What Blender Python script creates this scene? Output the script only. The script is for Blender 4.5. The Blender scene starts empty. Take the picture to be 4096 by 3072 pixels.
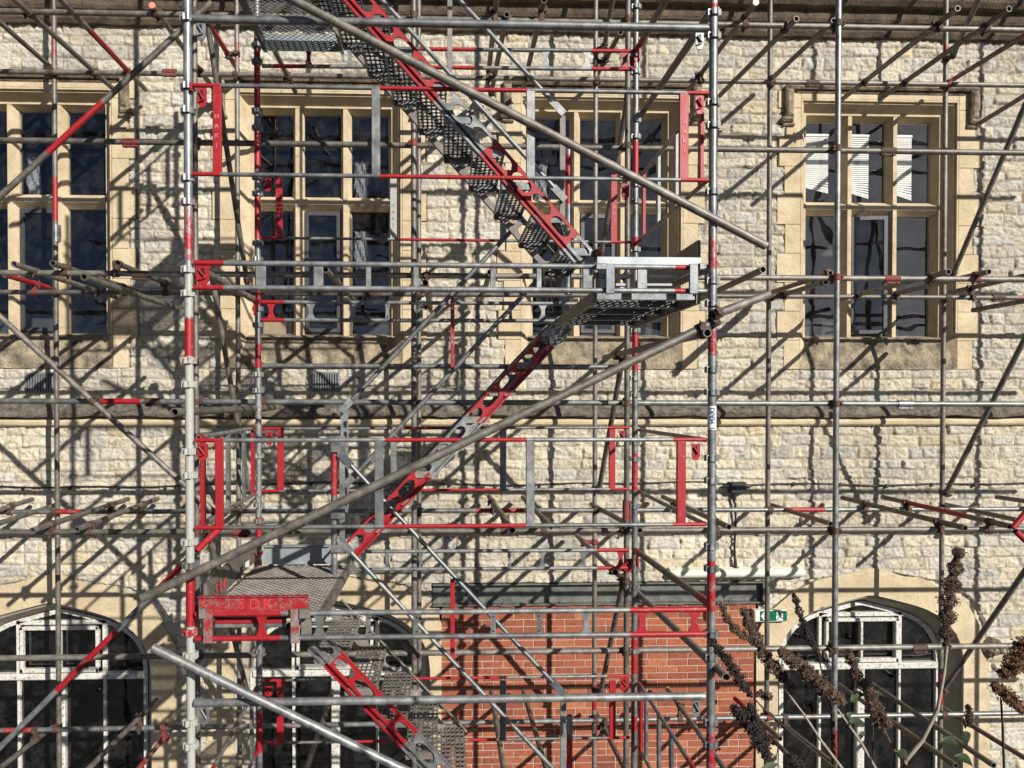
import bpy, math, random
import numpy as np
from mathutils import Vector, Matrix
random.seed(7); rng = np.random.default_rng(11)
R_ = math.radians
# ------------------------------------------------------------------ camera, sky, sun, exposure
scene = bpy.context.scene
EYE = 4.7
FPX, PPX, PPY = 2957.0, 1881.0, 1648.0            # focal length and principal point of the 4096 x 3072 photograph
YAW, PITCH = R_(2.05), R_(-0.73)
cd = bpy.data.cameras.new('camera'); cam = bpy.data.objects.new('camera', cd)
scene.collection.objects.link(cam); scene.camera = cam
cd.sensor_width = 36; cd.lens = FPX/4096*36; cd.clip_end = 2000; cd.clip_start = 0.05
cd.shift_x = (2048-PPX)/4096; cd.shift_y = (PPY-1536)/4096
cam.location = (0, 0, EYE); cam.rotation_euler = (R_(90)+PITCH, 0, -YAW)
fwd = Vector((math.sin(YAW)*math.cos(PITCH), math.cos(YAW)*math.cos(PITCH), math.sin(PITCH)))
rgt = Vector((math.cos(YAW), -math.sin(YAW), 0)); upv = rgt.cross(fwd)
SUN = Vector((0.674, -1.0, 0.565)).normalized()    # towards the sun
elev = math.asin(SUN.z); azim = math.atan2(SUN.x, SUN.y)
world = bpy.data.worlds.new('World'); scene.world = world; world.use_nodes = True
wn = world.node_tree.nodes; wl = world.node_tree.links
bg = wn['Background']; sky = wn.new('ShaderNodeTexSky'); sky.sky_type = 'NISHITA'
sky.sun_disc = False; sky.sun_elevation = elev; sky.sun_rotation = azim; sky.air_density = 0.4; sky.dust_density = 0.6; sky.ozone_density = 2.0
wl.new(sky.outputs[0], bg.inputs[0]); bg.inputs[1].default_value = 0.05
sd = bpy.data.lights.new('sun', 'SUN'); sun = bpy.data.objects.new('sun', sd); scene.collection.objects.link(sun)
sd.energy = 5.0; sd.angle = R_(0.5); sd.color = (1.0, 0.95, 0.86)
sun.rotation_euler = SUN.to_track_quat('Z', 'Y').to_euler(); sun.location = (10, -15, 20)
scene.view_settings.view_transform = 'Standard'; scene.view_settings.look = 'None'
scene.view_settings.exposure = 0.42; scene.view_settings.gamma = 1

def at(px, py, Y):
    d = fwd + rgt*((px-PPX)/FPX) - upv*((py-PPY)/FPX)
    return Vector((0, 0, EYE)) + d*(Y/d.y)
F, RR, O, I, W = 4.31, 5.96, 6.2, 7.42, 7.97
VPX, VPY = 1775.0, 1610.0
# ------------------------------------------------------------------ helpers
C = scene.collection
def tag(o, label=None, cat=None, group=None, kind=None):
    if label: o['label'] = label
    if cat: o['category'] = cat
    if group: o['group'] = group
    if kind: o['kind'] = kind
    return o
def empty(name, loc, label, cat, group=None):
    o = bpy.data.objects.new(name, None); C.objects.link(o); o.location = loc; o.empty_display_size = .05
    return tag(o, label, cat, group)
class MB:
    def __init__(s): s.v = []; s.f = []; s.a = []; s.w = []; s.m = []; s.sm = []
    def add(s, vs, fs, red=None, wht=None, smooth=False):
        b = len(s.v); s.v += [tuple(p) for p in vs]
        s.a += list(red) if red is not None else [0.0]*len(vs)
        s.w += list(wht) if wht is not None else [0.0]*len(vs)
        s.f += [tuple(i+b for i in f) for f in fs]; s.sm += [smooth]*len(fs)
        return s
    def box(s, p0, p1, red=0, wht=0):
        x0, y0, z0 = [min(a, b) for a, b in zip(p0, p1)]; x1, y1, z1 = [max(a, b) for a, b in zip(p0, p1)]
        v = [(x0,y0,z0),(x1,y0,z0),(x1,y1,z0),(x0,y1,z0),(x0,y0,z1),(x1,y0,z1),(x1,y1,z1),(x0,y1,z1)]
        return s.add(v, [(0,3,2,1),(4,5,6,7),(0,1,5,4),(1,2,6,5),(2,3,7,6),(3,0,4,7)], [red]*8, [wht]*8)
    def cbox(s, p0, p1, c=.006, red=0, wht=0):           # box whose front (-Y) edges are chamfered
        x0, y0, z0 = [min(a, b) for a, b in zip(p0, p1)]; x1, y1, z1 = [max(a, b) for a, b in zip(p0, p1)]
        v = [(x0,y1,z0),(x1,y1,z0),(x1,y1,z1),(x0,y1,z1),(x0,y0+c,z0),(x1,y0+c,z0),(x1,y0+c,z1),(x0,y0+c,z1),
             (x0+c,y0,z0+c),(x1-c,y0,z0+c),(x1-c,y0,z1-c),(x0+c,y0,z1-c)]
        f = [(8,9,10,11),(0,3,2,1)]
        for i in range(4):
            j = (i+1) % 4; f += [(4+i,4+j,8+j,8+i),(i,j,4+j,4+i)]
        return s.add(v, f, [red]*12, [wht]*12)
    def obox(s, p0, p1, w, h, up=(0,0,1), red=0, wht=0):     # box beam from p0 to p1, w across, h along up
        p0 = Vector(p0); p1 = Vector(p1); d = (p1-p0).normalized(); u = Vector(up)
        u = (u-d*u.dot(d)).normalized(); r = d.cross(u)
        v = [p+r*(a*w/2)+u*(b*h/2) for p in (p0, p1) for a, b in ((-1,-1),(1,-1),(1,1),(-1,1))]
        return s.add(v, [(0,1,2,3),(7,6,5,4),(0,4,5,1),(1,5,6,2),(2,6,7,3),(3,7,4,0)], [red]*8, [wht]*8)
    def tube(s, p0, p1, r=.02415, red=(), wht=(), n=14, hollow=True, r2=None, flat=1.0, seg=None):
        p0 = Vector(p0); p1 = Vector(p1); L = (p1-p0).length; d = (p1-p0)/L
        u = d.cross(Vector((0,0,1)) if abs(d.z) < .9 else Vector((0,1,0))).normalized(); w = u.cross(d)
        k = seg or max(2, int(L/.12)+1)
        ts = set(i/k for i in range(k+1))
        for (a, b, val) in list(red)+list(wht):
            for q in (a, b):
                for e in (-.018/L, .018/L):
                    if 0 < q+e < 1: ts.add(q+e)
        ts = sorted(ts); vs = []; ra = []; wa = []; fs = []
        def val(t, lst):
            o = 0
            for (a, b, v_) in lst:
                if a <= t <= b: o = v_
            return o
        for t in ts:
            rr = r if r2 is None else r+(r2-r)*t
            for j in range(n):
                th = 2*math.pi*j/n
                vs.append(p0+d*(L*t)+u*(rr*math.cos(th)*flat)+w*(rr*math.sin(th))); ra.append(val(t, red)); wa.append(val(t, wht))
        m = len(ts)
        for i in range(m-1):
            for j in range(n):
                k2 = (j+1) % n; fs.append((i*n+j, i*n+k2, (i+1)*n+k2, (i+1)*n+j))
        s.add(vs, fs, ra, wa, smooth=True)
        for (q, t, sg) in ((p0, ts[0], 1), (p1, ts[-1], -1)):
            rr = r if r2 is None else (r if sg > 0 else r2)
            ring = [q+u*(rr*math.cos(2*math.pi*j/n)*flat)+w*(rr*math.sin(2*math.pi*j/n)) for j in range(n)]
            if hollow:
                ri = rr-.0042
                inn = [q+u*(ri*math.cos(2*math.pi*j/n))+w*(ri*math.sin(2*math.pi*j/n)) for j in range(n)]
                dep = [p+d*sg*min(.25, L*.45) for p in inn]
                fs = [(j,(j+1)%n,n+(j+1)%n,n+j) for j in range(n)]+[(n+j,n+(j+1)%n,2*n+(j+1)%n,2*n+j) for j in range(n)]+[tuple(range(2*n,3*n))]
                s.add(ring+inn+dep, fs, [0]*3*n)
            else:
                s.add(ring, [tuple(range(n))], [val(t, red)]*n, [val(t, wht)]*n)
        return s
    def ring(s, c, axis, ro, ri, h, n=16, red=0):            # band around an axis
        c = Vector(c); d = Vector(axis).normalized()
        u = d.cross(Vector((0,0,1)) if abs(d.z) < .9 else Vector((0,1,0))).normalized(); w = u.cross(d)
        vs = []
        for (rad, hh) in ((ro,-h/2),(ro,h/2),(ri,h/2),(ri,-h/2)):
            vs += [c+d*hh+u*(rad*math.cos(2*math.pi*j/n))+w*(rad*math.sin(2*math.pi*j/n)) for j in range(n)]
        fs = []
        for a in range(4):
            b = (a+1) % 4
            for j in range(n):
                k = (j+1) % n; fs.append((a*n+j, a*n+k, b*n+k, b*n+j))
        return s.add(vs, fs, [red]*len(vs))
    def prism(s, pts, y0, y1, red=0, wht=0):                 # polygon in XZ pushed through Y
        n = len(pts)
        v = [(x, y0, z) for x, z in pts]+[(x, y1, z) for x, z in pts]
        return s.add(v, [tuple(range(n)), tuple(range(2*n-1, n-1, -1))]+[(i, n+i, n+(i+1)%n, (i+1)%n) for i in range(n)], [red]*2*n, [wht]*2*n)
    def build(s, name, mat, parent=None, loc=None, bev=0):
        if loc is None:
            if parent is not None: loc = Vector(s.v[0]) if s.v else Vector()
            else:
                a = np.array(s.v); loc = Vector(((a[:,0].min()+a[:,0].max())/2, (a[:,1].min()+a[:,1].max())/2, a[:,2].min()))
        loc = Vector(loc)
        me = bpy.data.meshes.new(name)
        me.from_pydata([(x-loc.x, y-loc.y, z-loc.z) for x, y, z in s.v], [], s.f)
        if any(s.sm): me.polygons.foreach_set('use_smooth', s.sm)
        if any(s.a) or any(s.w):
            for nm, arr in (('red', s.a), ('wht', s.w)):
                if any(arr):
                    at_ = me.attributes.new(nm, 'FLOAT', 'POINT'); at_.data.foreach_set('value', arr)
        me.materials.append(mat); me.validate(); me.update()
        o = bpy.data.objects.new(name, me); C.objects.link(o)
        if parent is not None:
            o.parent = parent; base = parent.location.copy(); pp = parent.parent
            while pp is not None: base += pp.location; pp = pp.parent
            o.location = loc-base
        else: o.location = loc
        if bev:
            b = o.modifiers.new('bevel', 'BEVEL'); b.width = bev; b.segments = 2; b.limit_method = 'ANGLE'
        return o
# ------------------------------------------------------------------ materials
def nm(name):
    m = bpy.data.materials.new(name); m.use_nodes = True; nt = m.node_tree
    return m, nt, nt.nodes, nt.links, nt.nodes['Principled BSDF']
def mth(nt, op, a, b=None, c=None, clamp=False):
    n = nt.nodes.new('ShaderNodeMath'); n.operation = op; n.use_clamp = clamp
    for i, x in enumerate((a, b, c)):
        if x is None: continue
        if isinstance(x, (int, float)): n.inputs[i].default_value = x
        else: nt.links.new(x, n.inputs[i])
    return n.outputs[0]
def mixc(nt, fac, a, b, mode='MIX'):
    n = nt.nodes.new('ShaderNodeMix'); n.data_type = 'RGBA'; n.blend_type = mode
    for sk, x in ((n.inputs[0], fac), (n.inputs[6], a), (n.inputs[7], b)):
        if isinstance(x, (int, float)): sk.default_value = x
        elif isinstance(x, tuple): sk.default_value = (*x[:3], 1)
        else: nt.links.new(x, sk)
    return n.outputs[2]
def noise(nt, sc, det=4, rough=.6, vec=None, dim='3D'):
    n = nt.nodes.new('ShaderNodeTexNoise'); n.inputs['Scale'].default_value = sc; n.inputs['Detail'].default_value = det
    n.inputs['Roughness'].default_value = rough
    if vec is None:
        tc = nt.nodes.get('TC') or nt.nodes.new('ShaderNodeTexCoord'); tc.name = 'TC'; vec = tc.outputs['Object']
    nt.links.new(vec, n.inputs['Vector']); return n.outputs['Fac']
def ramp(nt, fac, stops):
    n = nt.nodes.new('ShaderNodeValToRGB'); e = n.color_ramp.elements
    while len(e) < len(stops): e.new(.5)
    for i, (p, c) in enumerate(stops): e[i].position = p; e[i].color = (*c, 1) if len(c) == 3 else c
    nt.links.new(fac, n.inputs[0]); return n.outputs[0]
def bump(nt, h, strength, dist, bs):
    b = nt.nodes.new('ShaderNodeBump'); b.inputs['Strength'].default_value = strength; b.inputs['Distance'].default_value = dist
    nt.links.new(h, b.inputs['Height']); nt.links.new(b.outputs[0], bs.inputs['Normal'])
def attr(nt, name):
    n = nt.nodes.new('ShaderNodeAttribute'); n.attribute_name = name; return n
def steel(name, c0, c1, c2, rough, metal, redc=(.36, .004, .011), streak=6, sc=14):
    m, nt, N, L, bs = nm(name)
    geo = N.new('ShaderNodeNewGeometry'); pos = geo.outputs['Position']
    n1 = noise(nt, sc, 6, .65, pos); n2 = noise(nt, 70, 3, .6, pos); n3 = noise(nt, 3.2, 2, .5, pos)
    base = ramp(nt, n1, [(.3, c0), (.5, c1), (.72, c2)])
    oi = N.new('ShaderNodeObjectInfo')
    v = mth(nt, 'MULTIPLY_ADD', oi.outputs['Random'], .36, .80)
    v = mth(nt, 'MULTIPLY', v, mth(nt, 'MULTIPLY_ADD', n3, .5, .75))
    hsv = N.new('ShaderNodeHueSaturation'); L.new(base, hsv.inputs['Color']); L.new(v, hsv.inputs['Value'])
    base = mixc(nt, mth(nt, 'MULTIPLY', mth(nt, 'SUBTRACT', n2, .58, clamp=True), 3.0, clamp=True), hsv.outputs[0], (.14, .10, .075))
    cm = mth(nt, 'ADD', mth(nt, 'MULTIPLY', n1, .55), mth(nt, 'MULTIPLY', n2, .45))
    def fac(a):
        s_ = mth(nt, 'MULTIPLY_ADD', attr(nt, a).outputs['Fac'], 1.15, -.12)
        return mth(nt, 'MULTIPLY_ADD', mth(nt, 'SUBTRACT', s_, cm), 7.0, .5, clamp=True)
    fw = fac('wht'); base = mixc(nt, fw, base, mixc(nt, n2, (.27, .27, .255), (.43, .43, .405)))
    fr = fac('red'); rc = mixc(nt, n1, (redc[0]*.72, redc[1], redc[2]), redc)
    chip = mth(nt, 'MULTIPLY', mth(nt, 'SUBTRACT', noise(nt, 48, 5, .75, pos), .615, clamp=True), 22.0, clamp=True)
    fr = mth(nt, 'MULTIPLY', fr, mth(nt, 'SUBTRACT', 1.0, mth(nt, 'MULTIPLY', chip, .85)))
    base = mixc(nt, fr, base, mixc(nt, mth(nt, 'MULTIPLY', n3, .45), rc, (redc[0]*.62, .02, .022)))
    L.new(base, bs.inputs['Base Color'])
    pf = mth(nt, 'MAXIMUM', fr, fw)
    L.new(mth(nt, 'MULTIPLY_ADD', pf, -metal, metal, clamp=True), bs.inputs['Metallic'])
    L.new(mth(nt, 'MULTIPLY_ADD', n1, .35, rough-.15), bs.inputs['Roughness'])
    bump(nt, n2, .25, .002, bs)
    return m
def simple(name, c0, c1, rough=.8, metal=0, sc=12, bs_=.3, bd=.004, spots=None):
    m, nt, N, L, bs = nm(name)
    geo = N.new('ShaderNodeNewGeometry'); pos = geo.outputs['Position']
    n1 = noise(nt, sc, 6, .65, pos); n2 = noise(nt, sc*7, 4, .65, pos)
    col = ramp(nt, n1, [(.32, c0), (.68, c1)])
    if spots: col = mixc(nt, mth(nt, 'MULTIPLY', mth(nt, 'SUBTRACT', noise(nt, spots[0], 5, .7, pos), spots[1], clamp=True), spots[2], clamp=True), col, spots[3])
    L.new(col, bs.inputs['Base Color']); bs.inputs['Roughness'].default_value = rough; bs.inputs['Metallic'].default_value = metal
    if bs_: bump(nt, n2, bs_, bd, bs)
    return m
M = {}
M['galv'] = steel('galvanised_steel', (.115,.12,.122), (.20,.207,.21), (.33,.335,.335), .46, .55)
M['dull'] = steel('old_scaffold_steel', (.085,.078,.068), (.155,.143,.126), (.255,.24,.215), .52, .4)
M['dark'] = steel('dark_zinc_steel', (.10,.115,.13), (.16,.175,.19), (.24,.25,.26), .42, .6)
M['tread'] = steel('tread_steel', (.12,.108,.096), (.20,.183,.168), (.29,.27,.25), .6, .3)
M['pale'] = steel('pale_zinc_sheet', (.22,.255,.265), (.29,.325,.335), (.36,.385,.39), .42, .3, sc=8)
M['rust'] = simple('rusty_forged_steel', (.035,.024,.019), (.13,.078,.056), .75, .3, 60)
M['rustred'] = simple('worn_red_forged_steel', (.11,.04,.035), (.24,.035,.035), .7, .2, 60)
M['black'] = simple('black_plastic', (.012,.012,.013), (.03,.03,.032), .45, 0, 40)
M['cable'] = simple('black_cable_sheath', (.006,.006,.007), (.02,.02,.021), .45, 0, 40)
M['white'] = simple('white_label', (.72,.73,.74), (.8,.8,.8), .5, 0, 20, 0)
M['blueink'] = simple('blue_ink', (.02,.04,.13), (.03,.05,.16), .5, 0, 20, 0)
M['redink'] = simple('red_ink', (.5,.03,.03), (.55,.04,.04), .6, 0, 20, 0)
M['green'] = simple('sign_green', (.0,.10,.055), (.0,.12,.065), .3, 0, 20, 0)
M['diffuser'] = simple('cream_light_diffuser', (.52,.55,.46), (.62,.65,.55), .35, 0, 6, 0)
M['ochre'] = simple('ochre_dressed_stone', (.40,.315,.20), (.57,.475,.325), .9, 0, 4, .6, .014, (13, .56, 4, (.27,.21,.14)))
M['sill'] = simple('weathered_lichen_stone', (.055,.047,.036), (.44,.36,.25), .95, 0, 7, .95, .025, (45, .55, 6, (.09,.08,.065)))
M['string'] = simple('blackened_moulding_stone', (.03,.027,.022), (.22,.195,.155), .95, 0, 14, .9, .02, (60, .57, 6, (.40,.37,.31)))
M['cornice'] = simple('brown_cornice_stone', (.05,.038,.027), (.15,.115,.08), .95, 0, 7, .7, .02, (9, .53, 6, (.018,.016,.014)))
M['arch'] = simple('grey_render_arch', (.25,.235,.19), (.37,.34,.27), .9, 0, 8, .35, .006)
M['frame'] = simple('peeling_white_timber_paint', (.44,.43,.40), (.64,.63,.59), .75, 0, 25, .6, .005, (40, .53, 9, (.17,.125,.095)))
M['casement'] = simple('grey_metal_casement', (.05,.048,.055), (.075,.072,.082), .45, .2, 30, .1)
M['mortar'] = simple('pink_mortar', (.34,.26,.205), (.42,.33,.27), .95, 0, 30, .6, .006)
M['beam'] = simple('dark_painted_steel_beam', (.07,.075,.07), (.17,.17,.155), .5, .2, 10, .3, .004, (40, .62, 6, (.16,.09,.05)))
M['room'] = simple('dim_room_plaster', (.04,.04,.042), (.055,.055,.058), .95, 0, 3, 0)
M['blind'] = simple('cream_blind_slats', (.74,.72,.66), (.82,.80,.74), .6, 0, 10, 0)
M['plastic'] = simple('crumpled_grey_sheet', (.16,.17,.19), (.36,.37,.39), .35, 0, 8, 1, .03)
M['card'] = simple('cardboard', (.36,.25,.14), (.46,.33,.2), .85, 0, 10, .2)
M['ground'] = simple('asphalt', (.04,.04,.04), (.065,.063,.06), .95, 0, 3, .4, .01)
M['slate'] = simple('roof_slate', (.06,.06,.065), (.1,.1,.105), .8, 0, 3, .4, .01)
M['vent'] = simple('zinc_vent_grille', (.17,.18,.185), (.26,.27,.275), .55, .3, 20, .2)
M['hole'] = simple('dark_opening', (.006,.006,.006), (.01,.01,.01), .9, 0, 10, 0)
M['seed'] = simple('dry_brown_flowers', (.055,.034,.024), (.17,.11,.08), .95, 0, 50, 0)
M['seed2'] = simple('rust_brown_flowers', (.09,.045,.02), (.22,.12,.06), .95, 0, 50, 0)
M['seed3'] = simple('blackened_flowers', (.018,.014,.012), (.05,.036,.03), .95, 0, 50, 0)
M['stem'] = simple('pale_woody_stem', (.22,.19,.16), (.34,.30,.26), .9, 0, 30, .2)
M['leaf'] = simple('green_leaf', (.012,.022,.008), (.032,.05,.016), .6, 0, 20, .2)
M['spark'] = simple('orange_cap', (.62,.20,.13), (.68,.26,.18), .6, 0, 20, 0)
M['capw'] = simple('pale_cap', (.6,.5,.52), (.7,.6,.6), .6, 0, 20, 0)
M['pinkm'] = simple('worn_letter_edges', (.40,.08,.10), (.52,.22,.24), .5, 0, 60, 0)
M['yellow'] = simple('yellow_cap', (.5,.33,.06), (.6,.4,.08), .6, 0, 20, 0)
# panes: thin reflecting glass one looks through
def glass(name, tint, wob):
    m, nt, N, L, bs = nm(name); N.remove(bs)
    geo = N.new('ShaderNodeNewGeometry')
    tr = N.new('ShaderNodeBsdfTransparent'); tr.inputs[0].default_value = (*tint, 1)
    gl = N.new('ShaderNodeBsdfGlossy'); gl.inputs['Roughness'].default_value = .015; gl.inputs[0].default_value = (1,1,1,1)
    b = N.new('ShaderNodeBump'); b.inputs['Strength'].default_value = .5; b.inputs['Distance'].default_value = wob
    L.new(noise(nt, 2.5, 1, .4, geo.outputs['Position']), b.inputs['Height']); L.new(b.outputs[0], gl.inputs['Normal'])
    dt = N.new('ShaderNodeVectorMath'); dt.operation = 'DOT_PRODUCT'; L.new(geo.outputs['Normal'], dt.inputs[0]); L.new(geo.outputs['Incoming'], dt.inputs[1])
    cs = mth(nt, 'POWER', mth(nt, 'SUBTRACT', 1.0, mth(nt, 'ABSOLUTE', dt.outputs['Value'])), 5.0)
    mx = N.new('ShaderNodeMixShader'); L.new(mth(nt, 'MULTIPLY_ADD', cs, .9, .085, clamp=True), mx.inputs[0])
    L.new(tr.outputs[0], mx.inputs[1]); L.new(gl.outputs[0], mx.inputs[2])
    df = N.new('ShaderNodeBsdfDiffuse'); df.inputs[0].default_value = (.5,.5,.5,1)
    mx2 = N.new('ShaderNodeMixShader'); dirt = mth(nt, 'MULTIPLY', mth(nt, 'SUBTRACT', noise(nt, 7, 6, .7, geo.outputs['Position']), .42, clamp=True), .12, clamp=True)
    L.new(dirt, mx2.inputs[0]); L.new(mx.outputs[0], mx2.inputs[1]); L.new(df.outputs[0], mx2.inputs[2])
    L.new(mx2.outputs[0], N['Material Output'].inputs[0]); return m
M['glass'] = glass('window_glass', (.88,.9,.92), .014)
M['glass_old'] = glass('old_dusty_glass', (.3,.32,.34), .03)
# coloured masonry (colour attribute carries each block's own stone colour)
def masonry(name, sc, bs_, mix=.5):
    m, nt, N, L, bs = nm(name)
    geo = N.new('ShaderNodeNewGeometry'); pos = geo.outputs['Position']
    a = attr(nt, 'stone'); n1 = noise(nt, sc, 7, .68, pos); n2 = noise(nt, sc*5, 5, .7, pos)
    col = mixc(nt, 1.0, a.outputs['Color'], ramp(nt, n1, [(.30, (.50,.47,.42)), (.46, (.94,.93,.91)), (.6, (1.03,1.03,1.03)), (.78, (1.2,1.2,1.18))]), 'MULTIPLY')
    col = mixc(nt, mth(nt, 'MULTIPLY', mth(nt, 'SUBTRACT', n2, .60, clamp=True), mix*8, clamp=True), col, (.17,.145,.11))
    L.new(col, bs.inputs['Base Color']); bs.inputs['Roughness'].default_value = .95
    bump(nt, mth(nt, 'ADD', n1, mth(nt, 'MULTIPLY', n2, .55)), bs_, .03, bs)
    return m
M['masonry'] = masonry('rock_faced_limestone', 17, .9)
M['brick'] = masonry('red_brick_faces', 25, .35, .25)
# ------------------------------------------------------------------ noise on arrays
def vnoise(x, z, seed=0):
    xi = np.floor(x).astype(np.int64); zi = np.floor(z).astype(np.int64); fx = x-xi; fz = z-zi
    fx = fx*fx*(3-2*fx); fz = fz*fz*(3-2*fz)
    def h(a, b):
        n = (a*374761393+b*668265263+seed*1442695041) & 0xffffffff
        n = ((n ^ (n >> 13))*1274126177) & 0xffffffff
        return ((n ^ (n >> 16)) & 0xffff)/65535.0
    return (h(xi,zi)*(1-fx)+h(xi+1,zi)*fx)*(1-fz)+(h(xi,zi+1)*(1-fx)+h(xi+1,zi+1)*fx)*fz
def grid_mesh(name, X, Yg, Z, col, keep, mat, parent):
    nz, nx = X.shape; n = nx*nz
    co = np.stack([X, Yg, Z], -1).reshape(-1, 3); idx = np.arange(n).reshape(nz, nx)
    q = np.stack([idx[:-1,:-1], idx[:-1,1:], idx[1:,1:], idx[1:,:-1]], -1)[keep].reshape(-1, 4)
    used = np.zeros(n, bool); used[q.ravel()] = True; remap = np.cumsum(used)-1; co = co[used]; q = remap[q]
    me = bpy.data.meshes.new(name); me.vertices.add(len(co)); me.vertices.foreach_set('co', co.astype(np.float32).ravel())
    me.loops.add(q.size); me.loops.foreach_set('vertex_index', q.astype(np.int32).ravel())
    me.polygons.add(len(q)); me.polygons.foreach_set('loop_start', (np.arange(len(q))*4).astype(np.int32))
    me.polygons.foreach_set('loop_total', np.full(len(q), 4, np.int32))
    me.polygons.foreach_set('use_smooth', np.ones(len(q), bool))
    at_ = me.color_attributes.new('stone', 'FLOAT_COLOR', 'POINT')
    c4 = np.concatenate([col.reshape(-1, 3)[used], np.ones((len(co), 1))], 1)
    at_.data.foreach_set('color', c4.astype(np.float32).ravel())
    me.update(calc_edges=True); me.materials.append(mat)
    o = bpy.data.objects.new(name, me); C.objects.link(o); o.parent = parent; o.location = -parent.location; return o
#@@WALL
# ------------------------------------------------------------------ ground
MB().add([(-150,-150,0),(150,-150,0),(150,150,0),(-150,150,0)], [(0,1,2,3)]).build('ground', M['ground'])
tag(bpy.data.objects['ground'], kind='structure')
# ------------------------------------------------------------------ the stone building
bld = empty('stone_building', (0, W, 0), 'old cream stone building with mullioned windows behind all the scaffolding', 'building')
ZH = at(3500, 497, W+.235).z; ZT1 = at(3500, 814, W+.2).z; ZT0 = at(3500, 861, W+.2).z; ZB = at(3500, 1342, W+.22).z
WX = [at(160, 1000, W+.235).x, at(1293, 1000, W+.235).x, at(2389, 1000, W+.235).x, at(3466, 1000, W+.235).x]
WX = [WX[0], WX[1], WX[2], WX[3], 2*WX[3]-WX[2]]
HW = .88; INS = .165                                  # half width of the opening at the face; splay
ZTOP = ZH+INS+.005; ZSILL = at(3500, 1478, W).z; ZHOOD = at(3500, 369, W).z
LX = [(at(x, 2560, W).x) for x in (205, 1330, 3482)]; LX.append(2*LX[2]-LX[1]+.0)
LX = [LX[0], LX[1], LX[2]]
ZAP = at(3480, 2378, W).z
ARCH = [(0,0),(.11,.022),(.28,.065),(.47,.115),(.62,.165),(.76,.24),(.88,.335),(.97,.46),(1.03,.60),(1.05,.78)]
AW = 1.05
def arch_poly(cx, scale=1.0, drop=0.0, zb=.15, w=AW):
    pts = [(x*w/AW*scale, ZAP-drop-z*scale) for x, z in ARCH]
    right = [(cx+x, z) for x, z in pts]; left = [(cx-x, z) for x, z in pts[1:]]
    return [(cx-pts[-1][0], zb)]+left[::-1]+right+[(cx+pts[-1][0], zb)]
def arch_top(X, cx, extra=0.0):
    ax = np.abs(X-cx); e = float(np.mean(extra)); return np.interp(ax, [p[0]+e*min(1, p[0]/.5) for p in ARCH]+[9], [ZAP+e-p[1] for p in ARCH]+[-9])+(extra-e)
BRX0, BRX1 = at(1766, 2600, W).x, at(3024, 2600, W).x; BRZ = at(2400, 2424, W).z
LBX0, LBX1, LBZ1, LBZ0 = at(1730, 2360, W).x, at(3056, 2360, W).x, at(2400, 2330, W).z, at(2400, 2417, W).z
QH = (ZHOOD-.19-ZSILL)/9.0
def quoin_w(Z, side):                                 # half width of the surround at height Z
    k = np.floor((Z-ZSILL)/QH).astype(int); wide = (k % 2 == 1)
    return HW+np.where(wide, .26, .175)
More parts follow.
